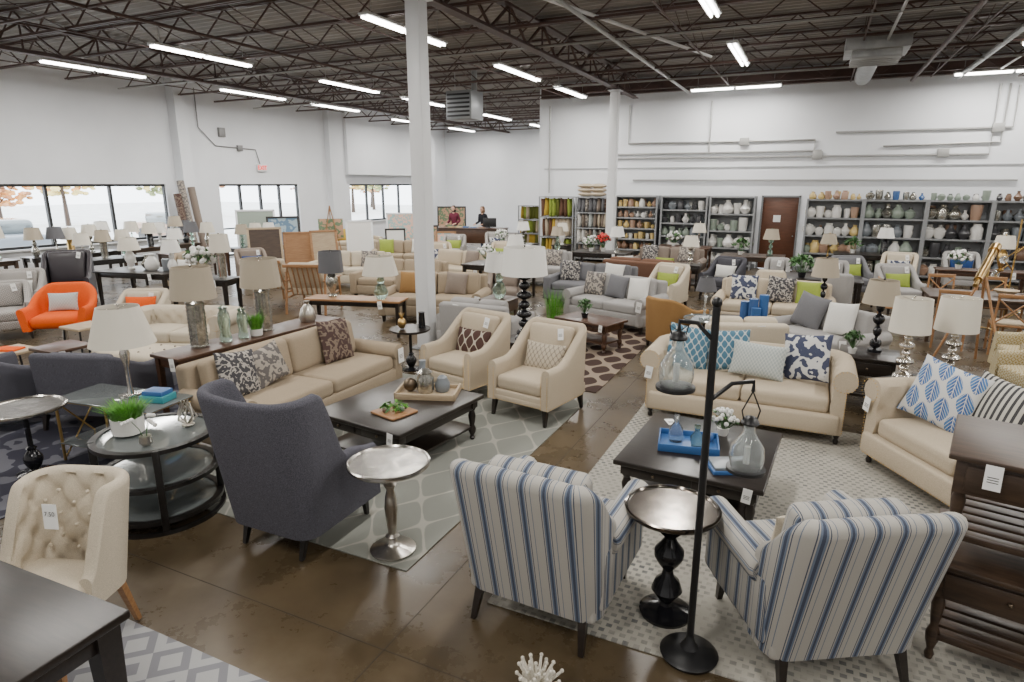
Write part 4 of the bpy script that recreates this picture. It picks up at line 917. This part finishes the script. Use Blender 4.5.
# people's counter
table("sales_counter",3.2,.8,.95,walnut,(-11.6,20.3,0),10,.08,.5); b=B(); rbox(b,(0,0,.01),(.24,.18,.02),blackm,.004); rbox(b,(0,.02,.2),(.5,.03,.32),blackm,.01); cyl(b,(0,.03,0),.02,.1,blackm,8); b.done("computer_monitor",(-10.6,20.45,.95),190)
b=B()
for k in range(8): rbox(b,(-1.2+.30*k,random.uniform(-.1,.1),.04),(.2,.15,.03+.02*(k%3)),random.choice([paper,bookb,cerpk,cery]),.004)
b.done("desk_clutter",(-11.8,20.25,.92),10)
# people
def person(name,loc,rot,hair,shirt,pants,H=1.66,lean=8):
    root=D.objects.new(name,None); COL.objects.link(root); root.location=loc; root.rotation_euler=(0,0,RD(rot))
    def sk(nm,pts,edges,rad,mat,rt=0):
        me=D.meshes.new(nm); me.from_pydata(pts,edges,[]); o=D.objects.new(nm,me); COL.objects.link(o); o.parent=root; me.materials.append(mat)
        md=o.modifiers.new("skin",'SKIN')
        for i,r in enumerate(rad): me.skin_vertices[0].data[i].radius=(r[0],r[1]) if isinstance(r,tuple) else (r,r)
        me.skin_vertices[0].data[rt].use_root=True
        s=o.modifiers.new("s",'SUBSURF'); s.levels=2; s.render_levels=2; md.use_smooth_shade=True
    s=H/1.66; q=lambda p:tuple(a*s for a in p); ly=-sin(RD(lean))
    sh=(0,ly*.45,1.33)
    P=[(0,0,.92),(0,ly*.1,1.05),(0,ly*.3,1.2),sh,(0,ly*.5,1.42)]
    for sx in(-1,1): P+=[(sx*.15,ly*.45,1.34),(sx*.21,ly*.2+.02,1.10),(sx*.17,ly-.16,1.02)]
    sk("torso_shirt",[q(p) for p in P],[(0,1),(1,2),(2,3),(3,4),(3,5),(5,6),(6,7),(3,8),(8,9),(9,10)],[(.16,.11),(.13,.10),(.15,.11),(.12,.09),.055,.06,.05,.038,.06,.05,.038],shirt)
    P=[(0,0,.92)]
    for sx in(-1,1): P+=[(sx*.09,0,.84),(sx*.10,-.01,.48),(sx*.10,.02,.08)]
    sk("trousers",[q(p) for p in P],[(0,1),(1,2),(2,3),(0,4),(4,5),(5,6)],[(.15,.11),.085,.062,.045,.085,.062,.045],pants)
    for sx in(-1,1):
        sk("shoe",[q((sx*.10,.03,.05)),q((sx*.10,-.06,.035)),q((sx*.11,-.15,.03))],[(0,1),(1,2)],[.04,.038,.03],ceramk)
        w=Vector((sx*.17,ly-.16,1.02)); b=B(); hd=Vector((-sx*.25,-1,-.1)).normalized()
        pc=w+hd*.06; rbox(b,tuple(pc),(.075,.09,.028),skin,.012,2); tube(b,[tuple(w-hd*.04),tuple(w+hd*.03)],.026,skin,8)
        for f in range(4):
            o=Vector(((f-1.5)*.019,0,0)); L=(.062,.075,.07,.055)[f]; a=pc+o+hd*.04; tube(b,[tuple(a),tuple(a+hd*L*.6+Vector((0,0,-.008))),tuple(a+hd*L+Vector((0,0,-.03)))],.009,skin,6,.006)
        a=pc+Vector((-sx*.036,.01,0)); tube(b,[tuple(a),tuple(a+Vector((-sx*.03,-.03,-.01))),tuple(a+Vector((-sx*.035,-.06,-.02)))],.010,skin,6,.007)
        o=b.done("hand",(0,0,0),0,root); o.scale=(s,)*3
    b=B(); hy=ly*.62
    tube(b,[(0,ly*.5,1.38),(0,hy,1.47)],.048,skin,12)
    prof=[(0,-.115),(.035,-.11),(.055,-.085),(.068,-.04),(.075,0),(.076,.04),(.065,.08),(.04,.105),(0,.115)]
    Mh=T(0,hy,1.545,12,0,0); lathe(b,prof,skin,(0,0,0),18,M=Mh,cap=False,sy=1.2)
    b.add([(-.012,-.085,-.02),(.012,-.085,-.02),(0,-.112,-.022),(0,-.088,.015),(0,-.085,-.03)],[(0,2,3),(2,1,3),(0,4,2),(4,1,2)],skin,Mh)
    for sx in(-1,1): ball(b,(sx*.028,-.082,.012),.009,eyem,8,M=Mh); ball(b,(sx*.075,.0,-.005),.02,skin,8,1.4,M=Mh); rbox(b,(sx*.028,-.09,.03),(.03,.006,.006),hair,0,M=Mh)
    rbox(b,(0,-.082,-.055),(.04,.01,.008),cerpk,.003,M=Mh)
    lathe(b,[(.072,-.13),(.088,-.06),(.09,.02),(.082,.07),(.055,.112),(0,.125)],hair,(0,.022,.005),18,M=Mh,cap=False,sy=1.1)
    o=b.done("head",(0,0,0),0,root); o.scale=(s,)*3
    return root
person("woman_at_counter",(-12.45,21.1,0),5,hairm,shirt1,jeans,1.7); person("woman_in_black",(-11.3,21.3,0),-10,hairb,shirt2,jeans,1.68)
# ================================================================== CAMERA / WORLD
c=D.cameras.new("camera"); c.lens=21.97; c.sensor_width=36; c.clip_end=300
co=D.objects.new("camera",c); COL.objects.link(co); co.location=(0,0,2.5); co.rotation_euler=(RD(90-14.1),0,RD(25.4)); bpy.context.scene.camera=co
w=D.worlds.new("world"); bpy.context.scene.world=w; w.use_nodes=True; bg=w.node_tree.nodes["Background"]; bg.inputs[0].default_value=(.86,.93,1,1); bg.inputs[1].default_value=7
